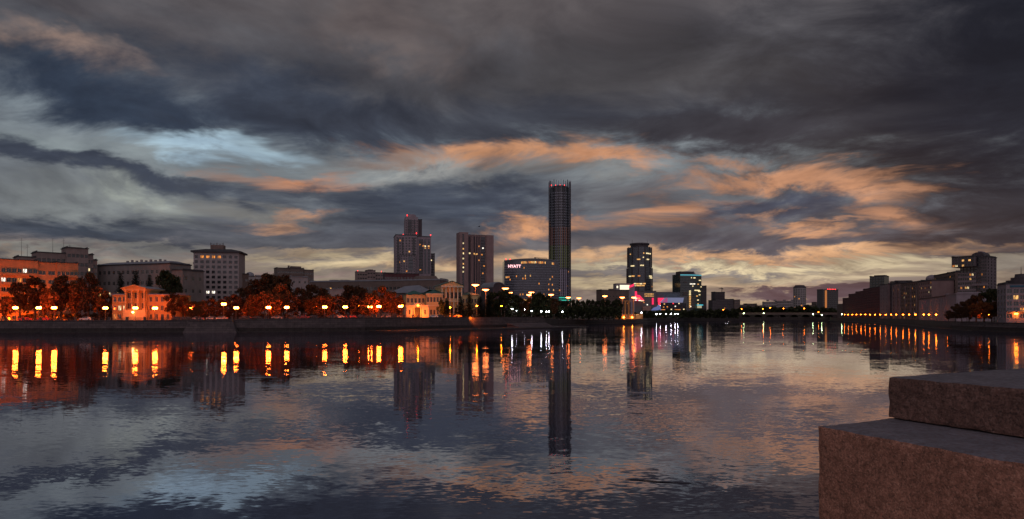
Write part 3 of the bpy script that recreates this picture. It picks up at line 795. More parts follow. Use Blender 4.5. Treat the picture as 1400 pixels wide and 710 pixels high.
# --- middle distance, from the pale tower to the twin-stepped skyscraper
b = Bld('rooftop_hall', 'pale building with a low domed roof just right of the pale tower block', 334, 520, 372, 530, zb=5)
b.block(0, b.W, b.z(378), PLAST, 6, 6, ww=1.6, wh=1.8)
um = b.u(343); mb = MB(); r = 3.2; z0 = b.z(378); mb.lathe([(r, z0 + .4), (r, z0 + 1.6), (r * .85, z0 + 2.6), (r * .5, z0 + 3.4), (0, z0 + 3.8)], 16, (um, 5)); mb.build('dome', GREYR, b.root, smooth=True)
b.box('lift_house', b.u(351), b.u(359), 4, 9, z0 + .4, b.z(375), PLAST); b.done()
b = Bld('apartment_building', 'distant brown apartment building with a stepped top above the autumn trees', 379, 650, 429, 668, zb=5)
zt_ = b.z(368)
b.block(0, b.u(395), b.z(366.5), BROWN, 5, 9, ww=2, wh=1.7, zf1=b.z(368), lit={(2, 4): AMBER})
b.block(b.u(395) + .02, b.u(416), b.z(366), BROWN, 6, 9, ww=2, wh=1.7, y0=1.5, zf1=b.z(368)); b.block(b.u(416) + .02, b.W, zt_, BROWN, 4, 9, ww=2, wh=1.7, side='R', zf1=zt_ - 1)
b.box('lift_house', b.u(399), b.u(413), 3, 8, b.z(366) + .4, b.z(363), BROWN); b.box('chimney', b.u(395), b.u(397), 3, 5, b.z(366), b.z(362.3), BROWN); b.done()
b = Bld('white_house', 'white three-storey house among the autumn trees below the distant brown apartment building', 398, 425, 421, 432, zb=5, cat='house')
b.block(0, b.W, b.z(378.5), PALE, 3, 4, ww=1.3, wh=1.5, side='R', roof=GREYR, lit={(2, 0): PANE}); b.done()
b = Bld('garage', 'low pale flat-roofed shed left of the white house among the trees', 402, 372, 431, 376, zb=5, cat='shed')
b.block(0, b.W, b.z(396), PALE, 5, 1, ww=1.4, wh=1.2, roof=GREYR, zf0=2.5); b.done()
b = Bld('garage', 'low pale flat-roofed shed right of the white house, showing between two trees', 451, 372, 471, 376, zb=5, cat='shed')
b.block(0, b.W, b.z(396), PALE, 3, 1, ww=1.4, wh=1.2, roof=GREYR, zf0=2.5); b.done()
b = Bld('long_hall', 'very long low hall with a thin pale roof edge stretching behind the autumn trees', 424, 500, 602, 470, zb=5, cat='hall')
b.block(0, b.W, b.z(386, 0), BROWN, 34, 3, ww=2.0, wh=2.2, roof=GREYR, coping=.9, zf1=b.z(388, 0), lit={(5, 0): WARM, (6, 1): AMBER})
for px in (447, 462, 492, 512): b.box('roof_house', b.u(px), b.u(px + 9), 3, 8, b.z(386, 0) + .9, b.z(382.5, b.u(px)), PLAST)
b.done()
b = Bld('apartment_building', 'small far brown apartment building with red rooftop lights, left of the twin-stepped skyscraper', 488.5, 900, 524, 915, zb=5)
b.block(0, b.u(502), b.z(371.5), BRICKG, 4, 12, ww=2.4, wh=1.8, zf1=b.z(373)); b.block(b.u(502) + .02, b.u(513), b.z(369.5), BRICKG, 3, 12, ww=2.4, wh=1.8, y0=-1.5, zf1=b.z(371)); b.block(b.u(513) + .02, b.W, b.z(372), BRICKG, 3, 12, ww=2.4, wh=1.8, side='R', zf1=b.z(373.5))
b.box('lift_house', b.u(505), b.u(511), 3, 8, b.z(369.5), b.z(367.8), BRICKG)
for px in (489.5, 522): beacon(b, b.u(px), 2, b.z(371.5), .5)
b.done()
b = Bld('office_block', 'narrow dark slab just left of the skyscraper podium', 526.5, 860, 541, 865, zb=5)
b.block(0, b.W, b.z(373), DARKC, 4, 10, ww=2.2, wh=1.8, zf1=b.z(374.5), lit={(1, 2): AMBER}); b.done()
# --- the stepped twin skyscraper
b = Bld('skyscraper', 'stepped mauve residential skyscraper with a slim crown tower and red roof lights', 541, 790, 589.5, 800, zb=5, cat='skyscraper')
def bay(b, xa, xb, pya, pyb, y, m=GLD, th=.3):
    ua, ub = b.u(xa), b.u(xb); mb = MB(); za, zb_ = b.z(pyb, ua), b.z(pya, ua); mb.box(ua, ub, y - th, y - .01, za, zb_)
    o = mb.build('glazed_bay', m, b.root)
    mf = MB(); n = int((zb_ - za) / 3.2)
    for i in range(1, n): z = za + (zb_ - za) * i / n; mf.box(ua + .01, ub - .01, y - th - .12, y - th - .003, z - .35, z + .35)
    mf.build('floor_bands', FRAMED if m in (GLD, GLB) else m, o)
ys = 14
b.block(0, b.u(570), b.z(321.5), MAUVE, 7, 30, z0=0, ww=1.9, wh=1.9, y0=0, depth=30, zf1=b.z(323.5), frame=FRAMED, coping=.8, lit={(1, 1): AMBER, (2, 9): AMBER, (4, 5): WARM, (1, 9): AMBER})
b.block(b.u(570) + .02, b.W, b.z(322.5), MAUVE, 0, 0, y0=2.5, depth=27, coping=.8)
bay(b, 543, 545.5, 325, 374, 0); bay(b, 549.5, 551.5, 325, 374, 0); bay(b, 564.5, 567, 325, 374, 0, GLD)
bay(b, 573.2, 578.6, 327, 374, 2.5); bay(b, 580.5, 583, 327, 374, 2.5, GLB); bay(b, 585.2, 588, 327, 374, 2.5, GLB)
b.block(b.u(547), b.u(567.5), b.z(349), MAUVE, 6, 8, y0=-4, depth=4, z0=b.z(376), ww=1.7, wh=1.9, frame=FRAMED, lit={(1, 2): WARM, (3, 3): CREAM, (4, 2): AMBER, (2, 6): AMBER})
bay(b, 558, 564, 352, 370, -4, GLB)
b.block(b.u(554.5), b.u(572.5), b.z(299), MAUVE, 6, 7, z0=b.z(321), y0=5, depth=16, ww=1.6, wh=1.9, frame=FRAMED, coping=0)
ua, ub = b.u(554.5), b.u(572.5); z0 = b.z(299); um = (ua + ub) / 2; hw = (ub - ua) / 2
for r_, za, zb_ in ((.95, z0, z0 + 3.3), (.7, z0 + 3.3, b.z(292.2)), (.5, b.z(292.2), b.z(290.8))):
    b.box('crown', um - hw * r_, um + hw * r_, 5 + (1 - r_) * 8 , 21 - (1 - r_) * 8, za + .003, zb_, MAUVE)
bay(b, 558, 563.5, 299.5, 318, 5); bay(b, 566.5, 568, 299.5, 318, 5)
b.block(b.u(572.5) + .02, b.u(578), b.z(298), DARKC, 0, 0, z0=b.z(322), y0=8, depth=12)
for px, py in ((557.5, 293), (551.5, 320.5), (569.5, 318.5), (589, 321)): beacon(b, b.u(px), 1.5 if py > 300 else 7, b.z(py, b.u(px)) - 1.6, .6)
for px, py, m_ in ((578.8, 336, AMBER), (581.6, 336.5, CREAM), (586.3, 336.5, WARM), (581.6, 339, WARM), (586.6, 339, AMBER), (574.5, 334.5, AMBER), (574.8, 369, AMBER)):
    u = b.u(px); z = b.z(py, u); mb = MB(); mb.box(u - .95, u + .95, 2.1, 2.18, z - .8, z + .8); mb.build('lit_window', m_, b.root)
b.done()
b = Bld('apartment_tower', 'slim dark apartment tower showing behind the right edge of the stepped mauve skyscraper', 588, 850, 594.5, 853, zb=5, cat='tower')
b.block(0, b.W, b.z(347), DARKC, 2, 24, ww=2.0, wh=1.9, lit={(0, 2): CREAM}); b.done()
b = Bld('podium_building', 'dark maroon flat-roofed podium at the foot of the stepped mauve skyscraper', 526, 742, 573, 748, zb=5)
b.block(0, b.u(543), b.z(374), MAROON, 5, 5, ww=2.2, wh=2.0, y0=2); b.block(b.u(543) + .02, b.W, b.z(374.2), MAROON, 7, 5, ww=2.0, wh=2.0, side='R'); b.done()
b = Bld('mansard_building', 'grey-brown mansard-roofed building with pale dormers left of the yellow palace portico', 573, 640, 599, 650, zb=5)
zt_ = b.z(382); b.block(0, b.W, zt_, BROWN, 5, 5, ww=1.8, wh=2, coping=0)
mb = MB(); mb.poly([(-.5, -.5, zt_ + .01), (b.W + .5, -.5, zt_ + .01), (b.W + .5, 14, zt_ + .01), (-.5, 14, zt_ + .01), (1.2, 2, b.z(377)), (b.W - 1.2, 2, b.z(376.5)), (b.W - 1.2, 12, b.z(376.5)), (1.2, 12, b.z(377))],
        [(0, 1, 5, 4), (1, 2, 6, 5), (2, 3, 7, 6), (3, 0, 4, 7), (4, 5, 6, 7)]); mb.build('roof', BROWN, b.root)
b.done()
b = Bld('townhouse', 'pale grey townhouse with two dark windows and a flat eave, behind the palace wing', 579, 560, 594, 565, zb=5, cat='house')
b.block(0, b.W, b.z(384), PLAST, 2, 5, ww=1.5, wh=2.2, side='R', coping=1.0); b.done()
b = Bld('grey_roofed_house', 'low brown building with a big pale grey hipped roof behind the autumn trees', 534, 420, 578, 412, zb=5, cat='house')
zt_ = b.z(401); b.block(0, b.W, zt_, BROWN, 7, 2, ww=1.3, wh=1.6, coping=0)
mb = MB(); mb.poly([(-1, -1, zt_ + .01), (b.W + 1, -1, zt_ + .01), (b.W + 1, 17, zt_ + .01), (-1, 17, zt_ + .01), (6, 7, b.z(391)), (b.W - 7, 7, b.z(390)), (b.W - 7, 9, b.z(390)), (6, 9, b.z(391))],
        [(0, 1, 5, 4), (1, 2, 6, 5), (2, 3, 7, 6), (3, 0, 4, 7), (4, 5, 6, 7)]); mb.build('roof', GREYR, b.root); b.done()
# --- the yellow palace
b = Bld('palace', 'yellow classical palace with a pedimented colonnade and dark green roofs, floodlit orange', 556, 360, 659, 372, zb=5, cat='palace')
def hip(b, ua, ub, y0, y1, z, zr, m, e=.6, inset=None):
    i = inset or (y1 - y0) / 2; ym = (y0 + y1) / 2; mb = MB()
    mb.poly([(ua - e, y0 - e, z + .004), (ub + e, y0 - e, z + .004), (ub + e, y1 + e, z + .004), (ua - e, y1 + e, z + .004), (ua + i, ym, zr), (ub - i, ym, zr)],
            [(0, 1, 5, 4), (1, 2, 5), (2, 3, 4, 5), (3, 0, 4)]); mb.build('roof', m, b.root)
ua, ub = b.u(583), b.u(605); z1 = b.z(401, ua)
b.block(ua, ub, z1, YEL, 5, 2, ww=1.2, wh=2.6, y0=0, depth=12, coping=0, pane=PANE2, side=None); hip(b, ua, ub, 0, 12, z1, b.z(395.5, ua), GREENR)
mb = MB(); mb.box(ua - .3, ub + .3, -.35, -.01, z1 * .50, z1 * .50 + .35); mb.box(ua - .4, ub + .4, -.45, -.01, z1 - .7, z1 - .1); mb.build('cornice', YTRIM, b.root)
uw = b.u(557); b.block(uw, ua - .02, z1 - .6, YEL, 5, 2, ww=1.2, wh=2.4, y0=4, depth=10, coping=0, pane=PANE2); hip(b, uw, ua - .6, 4, 14, z1 - .6, b.z(396.5, uw), GREENR)
ua, ub = b.u(605) + .02, b.u(634.5); zc = b.z(392.5, ua); y = 3.5
b.block(ua, ub, zc, YEL, 5, 2, ww=1.9, wh=3.4, y0=y + 1.6, depth=16, coping=0, pane=PANE2)
zf = zc * .56; b.box('terrace', ua, ub, y, y + 1.58, zf - .5, zf, YTRIM)
b.box('arcade', ua, ub, y + .3, y + 1.58, 0, .8, YEL)
b.box('entablature', ua - .3, ub + .3, y - .4, y + 17, zc + .004, zc + .9, YTRIM)
um = (ua + ub) / 2
mb = MB(); mb.slab([(ua - .5, zc + .905), (ub + .5, zc + .905), (um, b.z(384.5, um))], y - .4, y + 4); mb.build('pediment', YEL, b.root)
mb = MB(); zr = b.z(384.5, um)
for s, e in ((-1, ua - 1), (1, ub + 1)):
    mb.poly([(e, y - .8, zc + .95), (um, y - .8, zr + .12), (um, y + 20, zr + .12), (e, y + 20, zc + .95)] + [(e, y - .8, zc + 1.15), (um, y - .8, zr + .4), (um, y + 20, zr + .4), (e, y + 20, zc + 1.15)],
            [(0, 1, 2, 3), (4, 7, 6, 5), (0, 4, 5, 1), (3, 2, 6, 7), (0, 3, 7, 4)])
mb.build('roof', GREENR, b.root)
for k in range(6):
    u = ua + .5 + (ub - ua - 1) * k / 5; mb = MB()
    mb.lathe([(.5, zf), (.42, zf + .4), (.38, zc - .5), (.5, zc - .2), (.5, zc)], 12, (u, y + .3)); mb.lathe([(.5, .8), (.45, 1.2), (.42, zf - .9), (.5, zf - .5)], 12, (u, y + .5)); mb.build('column', YTRIM, b.root)
mb = MB(); mb.box(ua, ub, y - .02, y + .06, zf + .9, zf + 1.0)
for k in range(40): u = ua + (ub - ua) * (k + .5) / 40; mb.box(u - .06, u + .06, y - .01, y + .05, zf + .01, zf + .9)
mb.build('balustrade', YTRIM, b.root)
u2 = b.u(636) ; b.block(ub + .05, b.W, b.z(403, u2), YEL, 6, 2, ww=1.1, wh=2.2, y0=5, depth=11, coping=0, pane=PANE2); hip(b, ub + .05, b.W, 5, 16, b.z(403, u2), b.z(398.5, u2), GREENR)
b.done()
b = Bld('gate_pavilion', 'small bright yellow gate pavilion with a dark central opening left of the palace', 554.5, 318, 586.5, 321, zb=5.3, cat='gatehouse')
z1 = b.z(418.5); ua, ub = b.u(565), b.u(576)
b.block(0, ua - .01, z1, YTRIM, 1, 1, ww=.9, wh=2.2, z0=0, depth=6, coping=.35, roof=YTRIM, pane=PANE2); b.block(ub + .01, b.W, z1, YTRIM, 1, 1, ww=.9, wh=2.2, depth=6, coping=.35, roof=YTRIM, pane=PANE2)
b.box('attic', ua - .4, ub + .4, -.5, 6.4, z1 - .6, z1 + .5, YTRIM); b.box('parapet', ua + .5, ub - .5, -.3, 5, z1 + .503, b.z(414.3), YTRIM)
for u in (ua + .25, ub - .25, .3, b.W - .3): mb = MB(); mb.lathe([(.36, 0), (.3, .4), (.27, z1 - 1.1), (.36, z1 - .65)], 12, (u, -.38)); mb.build('column', YTRIM, b.root)
b.box('gate_leaf', ua + .55, ub - .55, 1.5, 1.6, 0, z1 - .62, FRAMED); b.done()
# --- brown ribbed tower
b = Bld('office_tower', 'brown-rose office tower with vertical ribs and a separate taller slab on its left', 627.5, 700, 674.5, 712, zb=5, cat='tower')
ua = b.u(640)
b.block(0, ua - .6, b.z(317.8), PINKR, 0, 0, y0=-3, depth=14, coping=0); b.block(ua - .6, ua - .02, b.z(319), DARKC, 0, 0, y0=1, depth=10, coping=0)
mb = MB(); u = b.u(632.3); mb.box(u - .75, u + .75, -3.25, -3.01, b.z(428), b.z(320)); o = mb.build('glazed_strip', GLD, b.root)
for py in (333, 340.5, 347, 354, 361, 366, 372, 346.5): 
    z = b.z(py); mb = MB(); mb.box(u - .65, u + .65, -3.4, -3.3, z - .75, z + .75); mb.build('lit_window', [CREAM, WARM, CREAM][int(py) % 3], b.root)
zt_ = b.z(321.5, ua)
b.block(ua, b.W, zt_, PINKR, 0, 0, y0=0, depth=24, coping=0)
mb = MB(); mb.box(ua + .3, b.W - .3, 1, 22, zt_ + .003, zt_ + .7); mb.build('roof', ROOF, b.root)
for xa, xb, m_ in ((640.3, 643, DARKC), (647.5, 649.2, DARKC), (651, 652.4, DARKC), (654, 655.4, DARKC), (657, 663, GLD), (668.5, 669.3, DARKC)):
    u0, u1 = b.u(xa), b.u(xb); mb = MB(); mb.box(u0, u1, -.35 if m_ is GLD else -.2, -.01, 2, zt_ - 1.2); o = mb.build('glazed_strip', m_, b.root)
    if m_ is GLD:
        mf = MB()
        for i in range(26): z = 3 + (zt_ - 6) * i / 26; mf.box(u0 + .02, u1 - .02, -.5, -.353, z, z + .9)
        mf.build('spandrels', DARKC, o)
for px in (644, 646, 650, 653.2, 656, 664.2, 666.3): 
    u = b.u(px); b.box('rib', u - .45, u + .45, -.9, -.005, 1, zt_ + .5, PINKR)
b.box('rib', b.u(664.5), b.u(674.2), -1.8, -.91, 0, b.z(320.3), PINKR)
for px, py, m_ in ((642, 346.5, CREAM), (648.3, 347.2, WARM), (650.1, 348, WARM), (654.6, 337, AMBER), (654.8, 356, AMBER), (660, 339.5, WHITE), (661.5, 364, AMBER), (658.5, 348.5, AMBER), (660, 374, AMBER), (651.8, 347.5, WARM)):
    u = b.u(px); z = b.z(py, u); mb = MB(); mb.box(u - .8, u + .8, -.75, -.65, z - .7, z + .7); mb.build('lit_window', m_, b.root)
b.done()
# round-roofed hall
b = Bld('arched_hall', 'dark hall with a curved roof between the brown ribbed tower and the glass hotel', 674, 520, 690, 525, zb=5, cat='hall')
mb = MB(); n = 10; pts = [(0, 0)] + [(0 + b.W * (1 - math.cos(math.pi * k / n * .75)) / 1.71, b.z(395) + (b.z(386.5) - b.z(395)) * math.sin(math.pi * k / n * .75 + .25)) for k in range(n + 1)] + [(b.W, 0)]
mb.slab(pts, 0, 20); mb.build('wall', DARKC, b.root)
mb = MB(); pr = [(p[0], p[1] + .02) for p in pts[1:-1]]; mb.slab(pr + [(p[0], p[1] + .6) for p in reversed(pr)], -.6, 20.6); mb.build('roof', GREYR, b.root); b.done()
# --- wide hotel slab with curved front
b = Bld('hotel', 'wide dark blue glass hotel slab with a gently curved roofline and a lit rooftop sign', 689.5, 880, 764, 888, zb=5, cat='hotel')
W_ = b.W; dep = 24
def fy(u): return -5.0 * math.sin(math.pi * min(max(u / W_, 0), 1))
def ft(u): t = u / W_; return b.z(357.6, 0) + (b.z(354.6, 0) - b.z(357.6, 0)) * math.sin(math.pi * (t * .86 + .06)) 
n = 44; mb = MB()
pts = [(W_ * k / n, fy(W_ * k / n)) for k in range(n + 1)] + [(W_, dep), (0, dep)]
mb.prism(pts, 0, [ft(p[0]) for p in pts]); mb.build('curtain_wall', GLB, b.root)
mb = MB()
for k in range(n + 1): u = W_ * k / n; mb.box(u - .16, u + .16, fy(u) - .45, fy(u) + .1, 6, ft(u) - 4.5)
mb.build('mullions', mat_plain('mullion_grey', (.16, .165, .19), .5), b.root)
mb = MB(); nf = 20
for f in range(nf):
    z = 5 + (ft(0) - 9) * f / nf
    for k in range(n):
        a, c = W_ * k / n, W_ * (k + 1) / n
        mb.poly([(a, fy(a) - .22, z), (c, fy(c) - .22, z), (c, fy(c) - .22, z + 1.1), (a, fy(a) - .22, z + 1.1)], [(0, 1, 2, 3)])
mb.build('spandrels', mat_glass('spandrel_glass', (.14, .155, .20), .35, .6), b.root)
mb = MB()
for k in range(n):
    a, c = W_ * k / n, W_ * (k + 1) / n
    mb.prism([(a, fy(a) - 1.2), (c, fy(c) - 1.2), (c, fy(c) + 3), (a, fy(a) + 3)], ft(a) + .01, [ft(a) + 1.0, ft(c) + 1.0, ft(c) + 1.0, ft(a) + 1.0])
mb.build('roof', mat_plain('hotel_roof_edge', (.16, .19, .21), .4), b.root)
r = random.Random(11)
for k in range(n):
    pz = ft(W_ * k / n)
    for f, p in ((0, .75 if 12 < k < 34 else .15), (2, .12 if k > 14 else 0), (4, .07), (5, .14), (6, .08), (8, .1), (10, .05), (12, .05), (14, .05)):
        if r.random() < p and not (f == 0 and k < 12) and k < 40:
            a, c = W_ * (k + .12) / n, W_ * (k + .88) / n; z = pz - 5.3 - f * 3.4; mb = MB()
            mb.poly([(a, fy(a) - .5, z), (c, fy(c) - .5, z), (c, fy(c) - .5, z + (2.1 if f else 2.6)), (a, fy(a) - .5, z + (2.1 if f else 2.6))], [(0, 1, 2, 3)])
            mb.build('lit_window', r.choice([AMBER, WARM, WARM, CREAM] if f == 0 else [AMBER, AMBER, WARM]), b.root)
for px in (692, 698): beacon(b, b.u(px), 3, ft(0) + .5, .8)
mb = MB(); u = b.u(740); zz = ft(u) + .8
mb.tube([((u - 7, 8, zz + 2.5), .35), ((u + 9, 8, zz + 1.9), .3)], 5); mb.tube([((u - 2, 8, zz - .5), .4), ((u - 2, 8, zz + 2.4), .35)], 5); mb.box(u - 8, u - 6, 7.4, 8.6, zz + 1.8, zz + 3); mb.build('window_cleaning_crane', FRAMED, b.root)
def text(name, body, size, m, parent, loc, rx=math.pi / 2, ext=.15, bold=.02, rz=0):
    cu = bpy.data.curves.new(name, 'FONT'); cu.body = body; cu.size = size; cu.extrude = ext; cu.offset = bold
    t = bpy.data.objects.new(name, cu); COL.objects.link(t); dg = bpy.context.evaluated_depsgraph_get(); me = bpy.data.meshes.new_from_object(t.evaluated_get(dg))
    bpy.data.objects.remove(t); me.materials.clear(); me.materials.append(m); o = obj(name, me, parent, loc); o.rotation_euler = (rx, 0, rz); return o
zs = b.z(366.3, b.u(695)); text('sign_lettering', 'HYATT', 5.2, mat_emit('sign_pink_white', (1, .50, .52), 2.2), b.root, (b.u(694.0), fy(b.u(706)) - 1.6, zs), bold=.10)
b.done()
# --- the tall round tower
D_ = 1055.0; R_ = 15.6 * D_ / F; xc = X(766.4, D_)
t = thing('round_skyscraper', 'tallest building, a dark round glass skyscraper with vertical fins standing above its roof', 'skyscraper', (xc, D_ + R_, 5))
def zz(py): return Z(py, D_) - 5
mb = MB(); mb.lathe([(R_ * .86, 0), (R_ * .86, zz(255.5))], 40); mb.build('glass_drum', GLD, t, smooth=True)
mb = MB()
for i in range(46): z = zz(430) + (zz(260) - zz(430)) * i / 46; mb.lathe([(R_ * .862, z), (R_ * .90, z + .1), (R_ * .90, z + 1.5), (R_ * .862, z + 1.6)], 40)
mb.build('floor_bands', mat_glass('band_glass', (.17, .19, .235), .3, .8), t)
mb = MB(); mb.lathe([(R_ * .86, zz(255.5)), (R_ * .8, zz(254.0)), (R_ * .62, zz(252.2)), (0, zz(251.6))], 32); mb.build('roof', DARKC, t)
fm = mat_plain('fin_metal', (.26, .27, .31), .35, .1, .1, metal=.6); fd = mat_plain('fin_metal_dark', (.05, .05, .06), .4, .1, .1, metal=.5)
lower = bpy.data.materials.new('uplit_fin'); lower.use_nodes = True; g = G(lower.node_tree); bs = lower.node_tree.nodes['Principled BSDF']
bs.inputs['Base Color'].default_value = (.12, .12, .14, 1); bs.inputs['Roughness'].default_value = .4
for k in range(28):
    a = 2 * math.pi * k / 28 + .05; c, s_ = math.cos(a), math.sin(a); r0, r1 = R_ * .93, R_ * 1.0; w = .2
    mb = MB(); top = zz(244.8 + (k % 3) * 1.0)
    P4 = [(c * r0 - s_ * w, s_ * r0 + c * w), (c * r0 + s_ * w, s_ * r0 - c * w), (c * r1 + s_ * w, s_ * r1 - c * w), (c * r1 - s_ * w, s_ * r1 + c * w)]
    mb.prism(P4, 0, top); mb.build('fin', fm if k % 2 else fd, t)
# coloured light strips low on the facade: green-yellow, then violet, with teal rings at the foot
GYE = mat_emit('strip_green_yellow', (.26, .28, .05), .13); VIO = mat_emit('strip_violet', (.28, .20, .30), .22); WPK = mat_emit('strip_ember', (.40, .12, .06), .12)
for k in range(15):
    a = math.pi * (1 + (k + .5) / 15); c, s_ = math.cos(a), math.sin(a); rr = R_ * .905; w = .5
    for pa, pb, m_ in ((310, 335, WPK), (335, 366, GYE), (368, 405, VIO)):
        mb = MB(); mb.prism([(c * rr - s_ * w, s_ * rr + c * w), (c * rr + s_ * w, s_ * rr - c * w), (c * (rr + .3) + s_ * w, s_ * (rr + .3) - c * w), (c * (rr + .3) - s_ * w, s_ * (rr + .3) + c * w)], zz(pb), zz(pa)); mb.build('light_strip', m_, t)
for py in (407, 410.5): mb = MB(); z = zz(py); mb.lathe([(R_ * 1.02, z - .9), (R_ * 1.03, z + .6)], 40); mb.build('light_ring', TEAL_E, t)
for px in (754, 760, 766, 772): mb = MB(); u = (px - 766) * D_ / F; mb.lathe([(0, zz(252.4)), (.45, zz(252.2)), (.45, zz(251.2)), (0, zz(251))], 8, (u, -R_ * .4)); mb.build('beacon', REDL, t)
for k, (da, py, m_) in enumerate(((-.25, 378, CREAM), (.95, 372, AMBER), (.1, 292, PANE), (.8, 392, AMBER), (-.1, 398, AMBER))):
    if m_ is PANE: continue
    a = -math.pi / 2 + da; c, s_ = math.cos(a), math.sin(a); mb = MB(); w = 1.2; rr = R_ * .895
    mb.prism([(c * rr - s_ * w, s_ * rr + c * w), (c * rr + s_ * w, s_ * rr - c * w), (c * (rr + .2) + s_ * w, s_ * (rr + .2) - c * w), (c * (rr + .2) - s_ * w, s_ * (rr + .2) + c * w)], zz(py), zz(py) + 2.2); mb.build('lit_window', m_, t)
# --- hotel forecourt strip lights and pavilion
b = Bld('pavilion', 'low pavilion with a warm lit eave in front of the glass hotel, behind the trees', 716, 620, 768, 640, zb=5, cat='pavilion')
b.block(0, b.W, b.z(411), BROWN, 12, 1, ww=2, wh=3, coping=.4); mb = MB(); mb.box(1, b.u(722), -.8, -.5, b.z(410.8), b.z(410)); mb.build('eave_light', WARM, b.root)
mb = MB(); mb.box(b.u(735), b.u(760), -.8, -.5, b.z(410.3, b.W), b.z(409.8, b.W)); mb.build('eave_light', AMBER, b.root); b.done()
# --- brown low building
b = Bld('flat_roofed_hall', 'plain brown flat-roofed building left of the white-lit rooftop box', 822.5, 800, 860, 812, zb=4, cat='hall')
b.block(0, b.W, b.z(397), BROWN, 8, 3, ww=2.6, wh=1.4, coping=.5, zf1=b.z(401), zf0=b.z(425), pane=PANE2); b.box('roof_house', b.u(836), b.u(842), 3, 8, b.z(397) + .5, b.z(394.6), BROWN)
b.block(b.u(810), -.05, b.z(412.5), BROWN, 3, 1, ww=3, wh=1, y0=3, coping=.4) ; b.done()
b = Bld('lit_box_building', 'pale rooftop box shining white beside a tilted red panel, left of the round glass tower', 842.5, 900, 868, 905, zb=4, cat='building')
b.block(0, b.u(862), b.z(387.5), PALE, 0, 0, coping=0, depth=12); b.block(b.u(862) + .02, b.W, b.z(389), mat_plain('lavender_panel', (.30, .28, .36), .6), 0, 0, coping=0, depth=12)
for py0, py1, xa, xb in ((389.8, 393.6, 847.5, 860.5), (393.8, 396, 847.5, 860), (391, 394, 843, 845)):
    mb = MB(); mb.box(b.u(xa), b.u(xb), -.25, -.01, b.z(py1), b.z(py0)); mb.build('lit_window', mat_emit('bright_glazing', (1, .86, .62), 1.3), b.root)
mb = MB(); mb.slab([(b.u(858.8), b.z(394)), (b.u(865.5), b.z(391.2)), (b.u(865.8), b.z(387.8)), (b.u(859.3), b.z(391))], -3.2, -2.5); mb.build('red_panel', RED_E, b.root)
b.done()
# --- round glass tower (second tallest)
D_ = 1150.0; R_ = 17.0 * D_ / F; xc = X(877.5, D_)
t = thing('round_office_tower', 'faceted round blue-black glass tower with a ring-shaped crown, second tallest in the skyline', 'skyscraper', (xc, D_ + R_, 5))
zz = lambda py: Z(py, D_) - 5
mb = MB(); mb.lathe([(R_ * 1.03, 0), (R_ * 1.03, zz(366)), (R_ * .975, zz(365.8)), (R_ * .975, zz(337.5)), (0, zz(337.4))], 12, a0=math.pi / 12, a1=math.pi / 12 + 2 * math.pi); mb.build('curtain_wall', GLB, t)
mb = MB()
for i in range(27): py = 400 - i * 2.35; q = (1.045 if py > 366 else .99) * R_; z = zz(py); mb.lathe([(q - .3, z), (q, z + .1), (q, z + .75), (q - .3, z + .85)], 12, a0=math.pi / 12, a1=math.pi / 12 + 2 * math.pi)
mb.build('floor_bands', mat_plain('slate_band', (.11, .13, .155), .4), t)
mb = MB()
for k in range(12):
    a = math.pi / 12 + k * math.pi / 6
    for q, za, zb_ in ((R_ * 1.05, zz(402), zz(366)), (R_ * .995, zz(365), zz(337))):
        mb.prism([(math.cos(a + d) * (q + e), math.sin(a + d) * (q + e)) for d, e in ((-.03, -.6), (.03, -.6), (.03, .4), (-.03, .4))], za, zb_)
mb.build('corner_fins', DARKC, t)
mb = MB(); mb.lathe([(R_ * .72, zz(337.4)), (R_ * .72, zz(334.2)), (R_ * .8, zz(333.6)), (R_ * .8, zz(331.6)), (R_ * .68, zz(331.3)), (0, zz(331.2))], 28); mb.build('crown', DARKC, t)
for px in (867, 888): mb = MB(); u = (px - 877.5) * D_ / F; mb.tube([((u, -2, zz(331.3)), .3), ((u, -2, zz(326)), .15)], 5); mb.build('antenna', FRAMED, t)
def facetwin(t, R_, cx, D_, px, py, w, h, m_, q=1.06):
    u = (px - cx) * D_ / F; k = max(-.93, min(.93, u / (R_ * q))); a = -math.pi / 2 + math.asin(k); c, s_ = math.cos(a), math.sin(a); rr = R_ * q; mb = MB(); w2 = w / 2
    mb.prism([(c * rr - s_ * w2, s_ * rr + c * w2), (c * rr + s_ * w2, s_ * rr - c * w2), (c * (rr + .2) + s_ * w2, s_ * (rr + .2) - c * w2), (c * (rr + .2) - s_ * w2, s_ * (rr + .2) + c * w2)], Z(py, D_) - 5 - h / 2, Z(py, D_) - 5 + h / 2); mb.build('lit_window', m_, t)
for px, py, w, m_ in ((863, 347.3, 2, WARM), (885.5, 346.5, 6, CREAM), (889.5, 346.8, 4, CREAM), (880, 346.3, 2, WARM), (879.5, 352, 2, CREAM), (873, 354.8, 6, WARM), (886, 354.8, 5, CREAM), (865.5, 363.5, 7, CREAM), (877.5, 363, 6, CREAM), (862.5, 377.5, 5, CREAM), (866, 377.5, 6, WARM),
                      (873.5, 377.3, 4, AMBER), (890.5, 377.5, 8, CREAM), (891, 379.8, 8, CREAM), (868.5, 388, 4, CREAM), (872.5, 388.2, 6, WARM), (876, 388.2, 4, CREAM), (880.5, 388, 5, WARM), (867, 390.6, 6, CREAM), (873.5, 390.6, 9, WARM), (879.3, 390.6, 4, WARM), (893, 391.5, 2, AMBER)):
    facetwin(t, R_, 877.5, D_, px, py, w, 2.0, m_)
